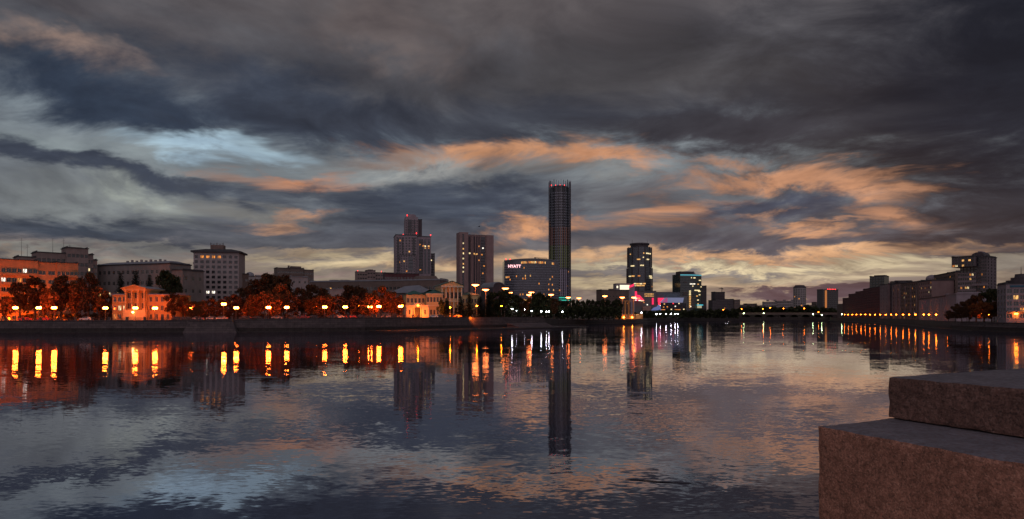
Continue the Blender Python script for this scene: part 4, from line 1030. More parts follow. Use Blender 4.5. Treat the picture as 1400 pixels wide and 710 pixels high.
# --- orange-lit portal
b = Bld('portal', 'glowing orange rectangular portal frame by the water left of the red-lit shopping centre', 847.5, 640, 867.5, 645, zb=3.5, cat='portal')
for px in (848, 855, 860, 866.3): b.box('pillar', b.u(px) - .45, b.u(px) + .45, 0, 1.2, 0, b.z(412), mat_plain('portal_paint', (.62, .30, .10), .7))
b.box('lintel', 0, b.W, -.1, 1.3, b.z(412) + .004, b.z(411), MATS['portal_paint']); b.box('base', -3, b.W + 8, -1.5, 4, -.3, b.z(429.5), MATS['portal_paint'])
b.box('back_wall', .6, b.W - .6, 6, 6.5, 0, b.z(413), BROWN)
for px, py, m_ in ((850.5, 420, mat_emit('green_lamp', (.1, .8, .4), 1.2)), (852, 425, CREAM), (858.5, 416, AMBER), (862.5, 415.5, AMBER)): mb = MB(); u = b.u(px); mb.box(u - .5, u + .5, 5.7, 5.9, b.z(py), b.z(py) + .9); mb.build('lit_window', m_, b.root)
for u in (b.u(851.5), b.u(863)):
    mb = MB(); mb.lathe([(0, 1.2), (.5, 1.25), (.5, 1.6), (0, 1.65)], 10, (u, -1.9)); mb.build('floodlight', mat_emit('portal_flood', (1, .26, .03), 90), b.root)
b.done()
# --- shopping centre
b = Bld('shopping_centre', 'grey shopping centre with glowing red panels and a lavender canopy below the ring-crowned tower', 868, 1000, 941, 1010, zb=4, cat='mall')
GP = mat_plain('grey_green_panel', (.14, .15, .15), .5, .12, .1)
b.block(0, b.u(897), b.z(398.5), GP, 0, 0, y0=0, depth=40, coping=.5); b.block(b.u(897) + .02, b.u(931), b.z(399.6), mat_plain('slate_panel', (.10, .13, .15), .4), 0, 0, y0=4, depth=36, coping=.5); b.block(b.u(931) + .02, b.W, b.z(404), GP, 0, 0, y0=4, depth=30, coping=.5)
for py in (402.2, 405):
    for k in range(6): mb = MB(); ua = b.u(881 + k * 2.2); mb.box(ua, ua + 2.0, -.25, -.01, b.z(py) - .5, b.z(py) + .7); mb.build('lit_window', WARM, b.root)
def sl(name, pts, y0, y1, m): mb = MB(); mb.slab([(b.u(px), b.z(py)) for px, py in pts], y0, y1); return mb.build(name, m, b.root)
sl('red_panel', [(865.5, 409), (870, 409), (869.5, 398.5), (865, 398.5)], -4.5, -4, RED_E)
sl('red_panel', [(864.5, 411.5), (880, 411.5), (873, 403.8), (869.5, 403.5)], -5.5, -5, RED_E)
sl('red_panel', [(891, 416.5), (893.3, 416.5), (893.3, 407.5), (891, 407.5)], -1.5, -.9, RED_E)
sl('red_panel', [(899, 413.5), (901.5, 413.5), (909, 407.4), (899, 407.4)], -1.5, -.9, RED_E)
sl('canopy', [(901.5, 413.8), (930.5, 413.8), (932, 407.2), (908, 407.2)], -9, -.9 + 4, LAV_E)
sl('canopy_end', [(902, 413.7), (909.5, 413.7), (909.5, 407.4), (908.5, 407.4)], -9.5, -9.05, mat_emit('pink_lit', (.55, .08, .25), .6))
mb = MB(); u = b.u(900.2); z = b.z(415.3); mb.lathe([(0, z - 2), (1.2, z - 1.6), (2, z), (1.2, z + 1.6), (0, z + 2)], 14, (u, -4)); mb.build('red_globe', mat_emit('red_globe_light', (1, .02, .05), 1.6), b.root)
for px, py, w, m_ in ((866.5, 406, 3, WHITE), (868, 408.3, 4, WHITE), (867, 410.6, 4, WHITE), (873, 411, 4, WHITE), (871, 408, 5, WARM), (876, 411.5, 5, CREAM), (878.5, 413.8, 2, AMBER)): mb = MB(); u = b.u(px); mb.box(u - w / 2, u + w / 2, -5.95, -5.75, b.z(py) - .7, b.z(py) + .6); mb.build('lit_window', m_, b.root)
sl('blue_cone', [(886.5, 424.5), (899.5, 424.5), (898, 418), (896.3, 416.8), (894.5, 419.5), (890, 421)], -14, -11, BLUE_E)
sl('glass_front', [(903, 423.5), (938, 423.5), (938, 414.5), (903, 414.5)], -.4, 0, GLD)
sl('lit_ground_floor', [(878, 425), (889, 425), (889, 418.5), (878, 419.5)], -3, -.5, mat_plain('pink_plaster', (.40, .26, .20), .8))
r = random.Random(5)
for px, py, m_ in ((884.5, 416.8, WHITE), (902, 418, WHITE), (908, 415.7, WARM), (912, 419.5, AMBER), (907, 420, AMBER), (923, 418.8, WHITE), (928, 415, CREAM), (920, 415, REDW), (900, 423.2, WHITE), (917.5, 423, CREAM), (934.5, 423, CREAM), (944, 419, WHITE)): mb = MB(); u = b.u(px); mb.box(u - .9, u + .9, -1.2, -1.0, b.z(py) - .8, b.z(py) + .8); mb.build('lit_window', m_, b.root)
for xa, xb in ((903.5, 909), (921.5, 930)): mb = MB(); mb.box(b.u(xa), b.u(xb), -1.3, -1.1, b.z(423.9), b.z(423)); mb.build('lit_window', AMBER, b.root)
b.done()
# --- green glass tower
b = Bld('glass_office_tower', 'green glass office tower with a cyan top strip and a column of yellow windows', 930, 1100, 959, 1112, zb=4, cat='tower')
W_ = b.W; n = 14; zt_ = b.z(375)
pts = [(W_ * k / n, -3.2 * math.sin(math.pi * k / n)) for k in range(n + 1)] + [(W_, 24), (0, 24)]
mb = MB(); mb.prism(pts, 0, zt_); mb.build('curtain_wall', GLG, b.root)
mb = MB()
for i in range(24):
    z = 3 + (zt_ - 6) * i / 24
    for k in range(n): a, c = pts[k], pts[k + 1]; mb.prism([(a[0], a[1] - .25), (c[0], c[1] - .25), (c[0], c[1] - .02), (a[0], a[1] - .02)], z, z + .8)
mb.build('floor_bands', mat_plain('dark_green_band', (.03, .05, .05), .4), b.root)
mb = MB()
for k in range(n): a, c = pts[k], pts[k + 1]; mb.prism([(a[0], a[1] - .6), (c[0], c[1] - .6), (c[0], c[1] - .3), (a[0], a[1] - .3)], b.z(376.8), b.z(375.4))
mb.build('light_strip', CYAN_E, b.root)
b.box('roof_house', b.u(931), b.u(949.5), 2, 16, zt_ + .003, b.z(371), DARKC)
mb = MB(); mb.slab([(b.u(949), zt_ + .01), (b.u(952.5), zt_ + .01), (b.u(949.2), b.z(370.5))], 2, 4); mb.build('roof_fin', PALE, b.root)
def gw(px, py, w, m_, h=1.7):
    u = b.u(px); y = -3.2 * math.sin(math.pi * u / W_) - 1.0; mb = MB(); mb.box(u - w / 2, u + w / 2, y, y + .1, b.z(py) - h / 2, b.z(py) + h / 2); mb.build('lit_window', m_, b.root)
for py in (398.2, 400.7, 403, 405.4, 407.8, 410.2, 412.6, 415.2, 417.6, 420): gw(941.5, py, 3.2, CREAM if py < 404 else WARM, 1.9)
for px, py, w, m_ in ((947.5, 380, 4, CREAM), (943.5, 379.8, 1.6, CREAM), (956, 383.2, 4, CREAM), (945, 388.3, 10, WHITE), (953, 388.5, 3, WARM), (945.3, 391.3, 2, CREAM), (936, 386, 5, PANE2), (958, 392, 2, CREAM), (951.5, 397, 10, CREAM), (951.5, 404.8, 3, WARM), (955.5, 403, 3, CREAM), (955, 398.3, 5, CREAM), (953, 410.3, 3, CREAM), (953, 415.5, 2, WARM)): gw(px, py, w, m_)
mb = MB()
for k in range(9): mb.box(b.u(933), b.u(939.5), -2.8, -2.5, b.z(421 - k * 2.5), b.z(419.9 - k * 2.5)); mb.box(b.u(943.5), b.u(947.5), -4.2, -3.9, b.z(421 - k * 2.5), b.z(419.9 - k * 2.5))
mb.build('balcony_slabs', BROWN, b.root)
mb = MB(); mb.box(b.u(950.8), b.u(956.5), -6, -5, b.z(421.3), b.z(418)); mb.build('lit_kiosk', mat_emit('cream_panel', (.75, .68, .42), .55), b.root)
mb = MB(); mb.box(b.u(950.5), b.u(958.3), -6.3, -4.8, b.z(417.9), b.z(416.4)); mb.build('cyan_sign', mat_emit('cyan_panel', (.05, .50, .62), .9), b.root)
b.done()
b = Bld('office_tower', 'slim dark office tower directly right of the green glass tower', 959.5, 1150, 966, 1153, zb=4, cat='tower')
b.block(0, b.W, b.z(391), DARKC, 3, 14, ww=2, wh=1.7, frame=FRAMED, lit={(1, 9): PANE}); b.done()
# --- far group with a crane
b = Bld('unfinished_tower', 'dark unfinished tower far across the water with a small crane on its roof', 978, 1300, 991, 1306, zb=4, cat='tower')
b.block(0, b.W, b.z(400), DARKC, 4, 10, ww=3, wh=2, coping=1.2, frame=FRAMED, pane=PANE2)
mb = MB(); u = b.u(989.5); mb.tube([((u, 6, b.z(400)), .7), ((u, 6, b.z(393)), .5)], 5); mb.tube([((u + 1, 6, b.z(394)), .5), ((b.u(985), 6, b.z(394.6)), .35)], 5); mb.tube([((u, 6, b.z(393)), .2), ((b.u(985), 6, b.z(394.6)), .15)], 4); mb.box(u - .5, u + 2.5, 5, 7, b.z(395.5), b.z(394.2)); mb.build('crane', FRAMED, b.root); b.done()
b = Bld('apartment_building', 'dark apartment building wrapped round the foot of the unfinished crane tower', 974, 1240, 1012, 1255, zb=4)
b.block(0, b.u(979), b.z(411), DARKC, 2, 6, ww=2.5, wh=1.8); b.block(b.u(979) + .02, b.u(1004), b.z(409), DARKC, 9, 7, ww=2.2, wh=1.8, y0=2, lit={(4, 3): AMBER, (7, 5): WARM}); b.block(b.u(1004) + .02, b.W, b.z(410), BROWN, 3, 7, ww=2.2, wh=1.8); b.done()
b = Bld('long_apartment_building', 'long low grey apartment building far behind the bridge, left of the dark-capped tower', 1012, 1420, 1044, 1430, zb=4)
b.block(0, b.u(1022), b.z(417), BROWN, 4, 4, ww=3, wh=1.8); b.block(b.u(1022) + .02, b.u(1036), b.z(415.5), BROWN, 5, 5, ww=2.6, wh=1.8, y0=3, lit={(2, 2): AMBER}); b.block(b.u(1036) + .02, b.W, b.z(418), BROWN, 3, 4, ww=2.6, wh=1.8); b.done()
b = Bld('apartment_building', 'pale far apartment building with rooftop huts directly left of the dark-capped tower', 1044, 1380, 1089, 1370, zb=4)
b.block(0, b.u(1062), b.z(413), PLAST, 8, 6, ww=2.4, wh=1.8, lit={(2, 4): AMBER}); b.block(b.u(1062) + .02, b.W, b.z(411.8), PLAST, 12, 6, ww=2.4, wh=1.8, y0=3)
for px in (1049, 1059, 1072, 1083): b.box('roof_house', b.u(px), b.u(px + 3), 5, 9, b.z(412), b.z(409.9), PLAST)
b.done()
b = Bld('round_apartment_tower', 'round grey apartment tower with a dark pitched cap, alone behind the bridge', 1089.5, 1300, 1105.5, 1302, zb=4, cat='tower')
r_ = b.W / 2; mb = MB(); mb.lathe([(r_, 0), (r_, b.z(393.5))], 20, (r_, r_)); mb.build('wall', PLAST, b.root)
mb = MB(); mb.lathe([(r_ * 1.03, b.z(393.5)), (r_ * 1.03, b.z(392.8)), (r_ * .72, b.z(390.2)), (r_ * .72, b.z(389.8)), (0, b.z(389.7))], 20, (r_, r_)); mb.build('roof', DARKC, b.root)
wmesh = window_mesh(2.3, 1.9, PANE, None, 0); r = random.Random(8)
for f in range(12):
    for k in range(8):
        a = math.pi + math.pi * (k + .5) / 8; q = r_ * 1.0 + .25; w2 = 1.15; c, s_ = math.cos(a), math.sin(a)
        x = r_ + c * q - s_ * -w2; y = r_ + s_ * q + c * -w2
        m_ = AMBER if r.random() < .08 else (WARM if (f, k) == (7, 6) else PANE)
        obj('window', window_mesh(2.3, 1.9, m_, None, 0), b.root, (r_ + c * q + s_ * w2, r_ + s_ * q - c * w2, 4 + f * (b.z(394) - 4) / 12), a + math.pi / 2)
b = Bld('far_block', 'low dark block between the dark-capped round tower and the tower with an orange stripe', 1106, 1250, 1124, 1255, zb=4)
b.block(0, b.u(1116), b.z(417.5), BROWN, 4, 4, ww=2.6, wh=1.8); b.block(b.u(1116) + .02, b.W, b.z(413.5), BROWN, 4, 5, ww=2.6, wh=1.8, lit={(3, 1): AMBER}); b.done()
b = Bld('striped_tower', 'dark tower with one glowing orange vertical stripe and red lights along its roof', 1125, 1180, 1146, 1190, zb=4, cat='tower')
b.block(0, b.W, b.z(396.5), mat_plain('grey_green_wall', (.10, .10, .10), .6), 7, 14, ww=2.6, wh=2, coping=.8, frame=FRAMED)
mb = MB(); mb.box(b.u(1127.8), b.u(1130), -.9, -.05, b.z(424), b.z(397.2)); mb.build('light_stripe', mat_emit('orange_stripe', (1, .32, .06), .45), b.root)
for k in range(6): beacon(b, b.u(1132 + k * 2.1), .5, b.z(396.5) - .4, .7)
b.done()
# --- bridge
b = Bld('road_bridge', 'long low road bridge across the far end of the water, lit by small orange lamps', 1004, 985, 1150, 1010, zb=0, cat='bridge')
W_ = b.W; mb = MB(); mb.box(0, W_, 0, 16, b.z(430.3), b.z(428.4)); mb.build('deck', BROWN, b.root)
mb = MB(); mb.box(0, W_, -.3, -.05, b.z(428.2), b.z(427.4)); mb.build('parapet', mat_plain('bridge_parapet', (.15, .10, .08), .8), b.root)
for k in range(9):
    u = W_ * (k + .5) / 9; mb = MB(); h = b.z(430.3); mb.box(u - 1.6, u + 1.6, .8, 15, -1.5, h - .01)
    n = 6; sp = W_ / 18
    mb.build('pier', GRAND, b.root)
    mb = MB(); arc = [(u + sp * math.cos(math.pi * i / 10) , h - .02 - (h - 1.2) * (1 - abs(math.cos(math.pi * i / 10)) ** 2.2) * 0 - 0) for i in range(0)]
    for s in (-1, 1):
        pp = [(u + s * 1.6, h - .02)] + [(u + s * (1.6 + (sp - 1.6) * j / n), h - .02 - (h * .55) * (1 - j / n) ** 2) for j in range(n + 1)]
        if s > 0: pp = pp[::-1]
        mb.slab(pp, .9, 14.9)
    mb.build('haunch', GRAND, b.root)
PALED = mat_plain('panel_dull_mauve', (.26, .23, .255), .8, .14, .3, streak=True); DIMW = mat_plain('cladding_dim', (.15, .125, .135), .75, .14, .25, streak=True); MAUVED = mat_plain('cladding_dull_mauve', (.22, .18, .19), .75, .14, .25, streak=True)
# --- right bank
b = Bld('stepped_apartment_block', 'dark maroon apartment block stepping up towards the square glass tower on the right bank', 1144.5, 860, 1204, 640, zb=3.5)
for xa, xb, py in ((1144.5, 1152, 416.5), (1152, 1160, 408.5), (1160, 1169.5, 403.2), (1169.5, 1180, 399.8), (1180, 1187, 396), (1187, 1204, 394.8)):
    ua, ub = b.u(xa), b.u(xb) - .02; b.block(ua, ub, b.z(py, ua), MAROON if xa > 1150 else BROWN, max(2, int((ub - ua) / 4)), 12, ww=1.6, wh=1.5, pane=PANE2, frame=FRAMED, side='L' if xa > 1150 else None, side_cols=3, zf1=b.z(py, ua) - 1)
b.done()
b = Bld('square_glass_tower', 'dark greenish square glass tower rising above the maroon stepped block', 1187.5, 700, 1207.5, 690, zb=3.5, cat='tower')
b.block(0, b.W, b.z(378.5), mat_glass('olive_glass', (.03, .04, .035), .25, .6), 5, 16, ww=2.3, wh=1.9, pane=GLG, frame=FRAMED, coping=.5, y0=3); b.box('roof_house', b.u(1193), b.W, 4, 12, b.z(378.5) + .5, b.z(376.6), DARKC); b.done()
b = Bld('apartment_block', 'long brown-grey apartment block with a pale end pier and scattered yellow windows', 1203, 628, 1276, 485, zb=3.5)
W_ = b.W
ua, ub = b.u(1213.5), b.u(1219); b.block(0, ua, b.z(390.5), MAUVED, 3, 9, ww=1.2, wh=1.5, frame=FRAMED, zf1=b.z(392.5), coping=.4)
b.block(ua + .02, ub, b.z(388), DARKC, 2, 9, ww=1.5, wh=1.5, frame=FRAMED, y0=2)
b.block(ub + .02, b.u(1232), b.z(389.5, ub), PINKR, 4, 9, ww=1.5, wh=1.5, frame=FRAMED, y0=.5, lit=lits(4, 9, .2, (AMBER, AMBER, WARM), 22))
um = b.u(1232) + .02; b.block(um, b.u(1258), b.z(388.5, um), BROWN, 9, 9, ww=1.8, wh=1.6, frame=FRAMED, lit={(1, 2): AMBER, (1, 3): CREAM, (2, 2): WARM, (5, 3): AMBER, (6, 3): WARM, (2, 5): AMBER, (6, 5): WARM, (6, 7): WHITE, (5, 1): AMBER, (1, 8): WARM})
um = b.u(1258) + .02; b.block(um, W_, b.z(386.5, um), PINKR, 7, 9, ww=1.7, wh=1.6, frame=FRAMED, y0=-1, lit=lits(7, 9, .16, (AMBER, WARM, CREAM), 21))
mb = MB()
for px in (1221, 1226, 1231, 1238, 1246, 1254): u = b.u(px); mb.box(u - .5, u + .5, -.6, -.01, 0, b.z(391, u))
mb.build('piers', MAUVED, b.root)
for px in (1215, 1236, 1243): b.box('lift_house', b.u(px), b.u(px + 7), 4, 9, b.z(388, b.u(px)), b.z(385.8, b.u(px)), DARKC)
b.done()
b = Bld('terraced_apartment_block', 'dark apartment block with a terraced roof climbing towards the tall overhanging tower', 1262, 560, 1306, 480, zb=3.5)
for xa, xb, py in ((1262, 1268, 385.5), (1268, 1276, 381.5), (1276, 1294, 378), (1294, 1306, 374.5)):
    ua, ub = b.u(xa), b.u(xb) - .02; b.block(ua, ub, b.z(py, ua), BROWN if xa < 1290 else BROWN, max(2, int((ub - ua) / 3.2)), 10, ww=1.8, wh=1.5, frame=FRAMED, zf1=b.z(py + 2, ua), lit=lits(6, 10, .10, (AMBER, WARM, CREAM), int(xa)), coping=.7)
mb = MB(); u = b.u(1276); z = b.z(381, u); mb.lathe([(4, z - 4), (4.2, z), (3.6, z + 1.6), (2, z + 2.6), (0, z + 3)], 18, (u, -1)); mb.build('rotunda', PALED, b.root)
b.done()
b = Bld('white_hotel', 'low white building with small slot windows, three of them red, on the right shore', 1256.5, 450, 1306, 352, zb=3.5)
ua = b.u(1291); b.block(0, ua, b.z(410, 0), PALED, 9, 5, ww=1.1, wh=1.5, frame=None, pane=GLD, zf0=2, zf1=b.z(411.5, 0), lit={(1, 1): REDW, (1, 2): REDW, (2, 0): REDW, (4, 1): WARM}, coping=.6, roof=mat_plain('dark_eave', (.05, .03, .03), .7))
b.block(ua + .02, b.W, b.z(404, ua), PALED, 0, 0, coping=.4, depth=16, y0=.5, roof=PALED); b.done()
b = Bld('stepped_tower', 'tall pale apartment tower with an overhanging upper block and a domed cap, lit windows scattered', 1303.5, 450, 1349.5, 435, zb=3.5, cat='tower')
ua, ub = b.u(1310), b.u(1349); um = b.u(1334.5)
b.block(b.u(1309.5), um, b.z(373.5, ua), MAUVED, 8, 11, ww=1.5, wh=1.5, frame=FRAMED, lit={(5, 0): AMBER, (6, 0): CREAM, (5, 1): WARM, (3, 3): WARM, (4, 3): CREAM, (1, 3): AMBER, (4, 5): CREAM, (5, 5): WARM, (3, 8): WHITE, (4, 8): CREAM, (5, 8): WHITE, (2, 9): CREAM}, y0=0, depth=20, coping=0)
b.block(b.u(1311), um, b.z(366, ua), DARKC, 5, 2, z0=b.z(373.4, ua), ww=2.2, wh=2, frame=FRAMED, y0=2, depth=18, coping=0)
b.block(0, um, b.z(352.5, 0), DIMW, 7, 4, z0=b.z(366, 0) + .01, ww=2.6, wh=1.3, frame=FRAMED, lit={(0, 3): AMBER, (1, 3): CREAM, (3, 1): WARM, (5, 1): WARM, (3, 3): WARM}, y0=-3, depth=20, side='L')
b.block(um + .02, b.u(1341), b.z(349, um), DARKC, 0, 0, y0=1, depth=16, coping=0); b.block(b.u(1341) + .02, ub, b.z(351.2, ub), DIMW, 3, 20, ww=1.6, wh=1.3, y0=0, depth=18, side='R', lit={(0, 5): AMBER, (1, 9): AMBER, (0, 12): WARM}, frame=FRAMED, coping=.5)
bay(b, 1334.8, 1340.6, 352, 425, 1, GLD)
u0, u1 = b.u(1324), b.u(1343)
mb = MB(); z0 = b.z(352.4, 0); mb.slab([(u0, z0 + .01), (u1, z0 + .01), (u1, b.z(347, u1)), (u1 - 1.2, b.z(344.2, u1)), (u0 + 3.2, b.z(344.2, u1)), (u0 + 1.4, b.z(346, u1))], 3, 14); mb.build('domed_cap', DARKC, b.root)
b.box('parapet', u0 + 4, u1 - 2, 4, 12, b.z(344.19, u1), b.z(342.8, u1), MAUVE)
mb = MB(); mb.box(um - 2, ub + .8, -1.2, .2, b.z(390.5, ub), b.z(387.5, ub)); mb.build('balcony_band', MAUVED, b.root)
b.done()
b = Bld('white_office_building', 'white five-storey office building with a blue band, cut by the right edge', 1375.5, 268, 1440, 262, zb=3.5)
z1 = b.z(388.5); b.block(0, b.W, z1, PALED, 7, 5, ww=2.2, wh=1.7, lit={(1, 1): WARM, (1, 4): AMBER, (2, 3): AMBER, (3, 4): WARM}, zf0=1.5, zf1=z1 - 1.6, coping=.35, side='L')
mb = MB(); mb.box(b.u(1381), b.W, -.25, -.01, b.z(393), b.z(390.5)); mb.build('blue_band', mat_plain('blue_paint', (.02, .10, .16), .5), b.root)
mb = MB(); mb.box(.2, b.W, -1.6, -.01, b.z(426), b.z(424.6)); mb.build('canopy', PALED, b.root)
mb = MB(); u = b.u(1401); mb.lathe([(5, z1 + .4), (5, z1 + 1.5), (3.4, z1 + 1.6), (3.4, z1 + 2.6), (2.2, z1 + 2.7), (2.0, z1 + 4), (0, z1 + 4.2)], 20, (u, 5)); mb.tube([((u, 5, z1 + 4), .15), ((u, 5, z1 + 7), .05)], 6); mb.build('roof_turret', DARKC, b.root)
b.done()
# ================================================================ trees
def leaf_mat(key, c, c2=None, tr=.25):
    if key in MATS: return MATS[key]
    m = bpy.data.materials.new(key); m.use_nodes = True; g = G(m.node_tree); b = m.node_tree.nodes['Principled BSDF']
    geo = g.n('ShaderNodeNewGeometry'); oi = g.n('ShaderNodeObjectInfo'); tc = g.n('ShaderNodeTexCoord').outputs['Object']
    c2 = c2 or tuple(v * .55 for v in c)
    k = g.m('ADD', g.m('MULTIPLY', geo.outputs['Random Per Island'], .6), g.m('MULTIPLY', g.noise(tc, .5, 2), .5), clamp=True)
    g.l(g.mix(k, (*c2, 1), (*c, 1)), b.inputs['Base Color']); b.inputs['Roughness'].default_value = .7; b.inputs['Specular IOR Level'].default_value = .2
    MATS[key] = m; return m
L_OR = leaf_mat('leaves_orange', (.25, .08, .018), (.09, .034, .012)); L_BR = leaf_mat('leaves_brown', (.09, .038, .014), (.035, .02, .009))
L_DG = leaf_mat('leaves_dark_green', (.035, .045, .015), (.015, .02, .01)); L_GR = leaf_mat('leaves_green', (.06, .06, .02), (.025, .028, .012)); L_FIR = leaf_mat('fir_needles', (.02, .032, .018), (.01, .016, .01))
BARK = mat_plain('bark', (.06, .045, .035), .9, .3, 2)
def crown_mesh(seed, nclump=13, leaves=150, size=.075, top=1.0):
    """A broad-leaved tree of height 1 and half width about .38, as (crown, trunk)."""
    r = random.Random(seed); mb = MB(); tk = MB(); cl = []
    tk.tube([((0, 0, -.03), .032), ((.004, .003, .10), .024), ((0, 0, .30), .018), ((.01, 0, .55), .010), ((0, 0, .8), .004)], 7)
    for i in range(nclump):
        h = .26 + .66 * (i + .5) / nclump; w = .34 * math.sin(math.pi * min(1, (h - .12) / .95)) ** .7
        a = i * 2.4 + r.uniform(-.5, .5); rr = w * r.uniform(.35, .9)
        c = Vector((math.cos(a) * rr, math.sin(a) * rr, h + r.uniform(-.04, .04))); s = r.uniform(.10, .17) * (1.15 - .4 * h)
        cl.append((c, s)); tk.tube([((0, 0, h * .55), .010), (tuple(c * .6 + Vector((0, 0, h * .22))), .006), (tuple(c), .002)], 4)
    cl.append((Vector((0, 0, .86 * top)), .12)); cl.append((Vector((0, 0, .5)), .2))
    for c, s in cl:
        for _ in range(leaves):
            d = Vector((r.gauss(0, 1), r.gauss(0, 1), r.gauss(0, 1))).normalized() * s * (r.random() ** .35) * r.uniform(.8, 1.25)
            p = c + Vector((d.x, d.y, d.z * .8)); n = Vector((r.gauss(0, 1), r.gauss(0, 1), r.gauss(.4, 1))).normalized(); u = n.orthogonal().normalized(); v = n.cross(u); e = size * r.uniform(.25, .6)
            mb.quad([p + u * e, p + v * e * .7, p - u * e, p - v * e * .7])
    return mb.mesh('crown'), tk.mesh('trunk', BARK)
def fir_mesh(seed):
    r = random.Random(seed); mb = MB(); tk = MB(); tk.tube([((0, 0, -.03), .02), ((0, 0, .5), .011), ((0, 0, .99), .002)], 6)
    for i in range(30):
        h = .08 + .9 * i / 30; w = .24 * (1 - h) ** .8 + .012; nb = max(5, int(12 * (1 - h)) + 4)
        for k in range(nb):
            a = 2 * math.pi * (k + r.random() * .7) / nb + i; L_ = w * r.uniform(.7, 1.15); d = Vector((math.cos(a), math.sin(a), -.35))
            for j in range(5):
                p = Vector((0, 0, h)) + d * L_ * (j + .6) / 5; t = Vector((-d.y, d.x, 0)); e = .028 * (1.1 - .1 * j) * r.uniform(.8, 1.3)
                mb.quad([p + t * e + Vector((0, 0, r.uniform(-.01, .01))), p + d * .03, p - t * e + Vector((0, 0, r.uniform(-.01, .01))), p - d * .03 - Vector((0, 0, .012))])
    return mb.mesh('crown'), tk.mesh('trunk', BARK)
BROAD = [crown_mesh(s) for s in (1, 2, 3, 4, 5)]; NARROW = [crown_mesh(s, 11, 130, .07) for s in (11, 12)]; FIRS = [fir_mesh(s) for s in (21, 22)]; SMALL = [crown_mesh(s, 8, 90, .10) for s in (31, 32, 33)]
for me, _ in BROAD + NARROW + FIRS + SMALL: me.materials.append(L_DG)
rt = random.Random(42); TREES = {}
def tree(px, D, top, wpx, kind, leafm, label, zb=None, group=None, cat='tree', name=None):
    zb = 4.6 if zb is None else zb; H = Z(top, D) - zb; w = wpx * D / F
    cm, tm = rt.choice({'b': BROAD, 'n': NARROW, 'f': FIRS, 's': SMALL}[kind]); base = {'b': .80, 'n': .80, 'f': .30, 's': .80}[kind]
    t = thing(name or ('fir_tree' if kind == 'f' else 'tree'), label, cat, (X(px, D), D, zb), rt.uniform(0, 6.28), group)
    k = w / base
    for nm, me in (('crown', cm), ('trunk', tm)):
        o = obj(nm, me, t, sc=(k, k, H) if nm == 'crown' else (H * .8, H * .8, H)); 
        if nm == 'crown': o.material_slots[0].link = 'OBJECT'; o.material_slots[0].material = leafm
    return t
def row(specs, what, D, kind='b', group=None, zb=None):
    n = len(specs)
    for i, sp in enumerate(specs):
        px, top, w, lm = sp[:4]; d = sp[4] if len(sp) > 4 else D; k = sp[5] if len(sp) > 5 else kind
        tree(px, d + rt.uniform(-2, 2), top, w, k, lm, what % nth(i, n), zb, group)
# before the orange block
row([(-30, 388, 40, L_OR), (8, 405, 22, L_OR, 262), (27, 384, 30, L_BR), (48, 377, 36, L_BR), (66, 392, 26, L_OR, 268), (84, 374, 34, L_BR), (103, 384, 28, L_OR), (121, 372, 30, L_BR), (136, 392, 24, L_OR), (147, 400, 18, L_BR)],
    'autumn tree before the orange-lit block at the left edge, %s in its row', 275, group='autumn trees before the left apartment block')
for i, (px, top, w) in enumerate(((165, 370, 19), (185.5, 367.5, 20), (204.5, 373, 18))):
    tree(px, 305, top, w, 'f', L_FIR, ['tall dark fir left of the mansion pediment, first of three', 'tallest middle fir directly behind the mansion pediment', 'dark fir right of the mansion pediment, last of three'][i], 4.5, 'firs behind the mansion')
tree(229, 300, 367, 30, 'b', L_DG, 'big dark green tree right of the small columned mansion, tall and dense'); tree(241, 303, 374, 22, 'b', L_DG, 'dark narrow tree touching the right side of the big dark tree near the mansion')
row([(212, 408, 16, L_OR, 276), (221, 397, 26, L_BR, 280), (236, 400, 26, L_BR), (250, 404, 24, L_OR), (262, 411, 22, L_OR, 263), (274, 411, 20, L_OR, 264), (288, 407, 24, L_BR), (304, 409, 22, L_BR, 280)],
    'brown-orange tree between the mansion and the pale tower block, %s from the left', 272, group='autumn trees beside the mansion')
row([(322, 401, 28, L_BR), (336, 392, 34, L_BR, 300), (352, 379, 38, L_BR, 310), (368, 371, 44, L_BR, 325), (388, 374, 34, L_BR, 320), (348, 402, 26, L_OR), (362, 396, 28, L_OR), (384, 386, 30, L_OR, 290), (399, 402, 24, L_BR), (412, 392, 26, L_BR, 300), (340, 412, 20, L_OR, 270), (376, 408, 22, L_OR, 272)],
    'autumn tree in the tall clump right of the pale tower block, %s in the clump', 285, group='autumn trees right of the tower block')
row([(428, 387, 30, L_BR, 320), (442, 392, 26, L_BR, 315), (436, 404, 24, L_OR), (452, 403, 26, L_OR), (424, 408, 20, L_OR), (467, 403, 22, L_BR), (478, 388, 30, L_BR, 322), (494, 391, 26, L_BR, 318), (487, 404, 24, L_BR), (507, 399, 26, L_OR), (521, 390, 30, L_OR, 306), (535, 397, 24, L_OR, 300), (546, 404, 18, L_BR, 306), (500, 410, 18, L_OR, 285)],
    'autumn tree on the promenade between the pale sheds and the gate pavilion, %s from left', 292, group='autumn trees along the promenade')
row([(611, 406, 17, L_FIR, 345), (630, 404, 17, L_FIR, 348), (642, 401, 19, L_FIR, 352), (656, 404, 18, L_FIR, 356), (668, 402, 18, L_FIR, 360)], 'dark conical tree in front of the yellow palace, %s from the left', 350, 'f', 'dark conifers before the palace', 5.2)
tree(603, 342, 409, 14, 'n', L_FIR, 'rounded dark bush-like tree under the left end of the palace portico', 5.2)
row([(676, 398, 26, L_DG), (690, 396, 28, L_DG), (703, 402, 22, L_DG), (713, 407, 20, L_BR)], 'dark green tree between the palace and the glass hotel, %s of four', 405, group='dark trees by the hotel mast lamps', zb=5.2)
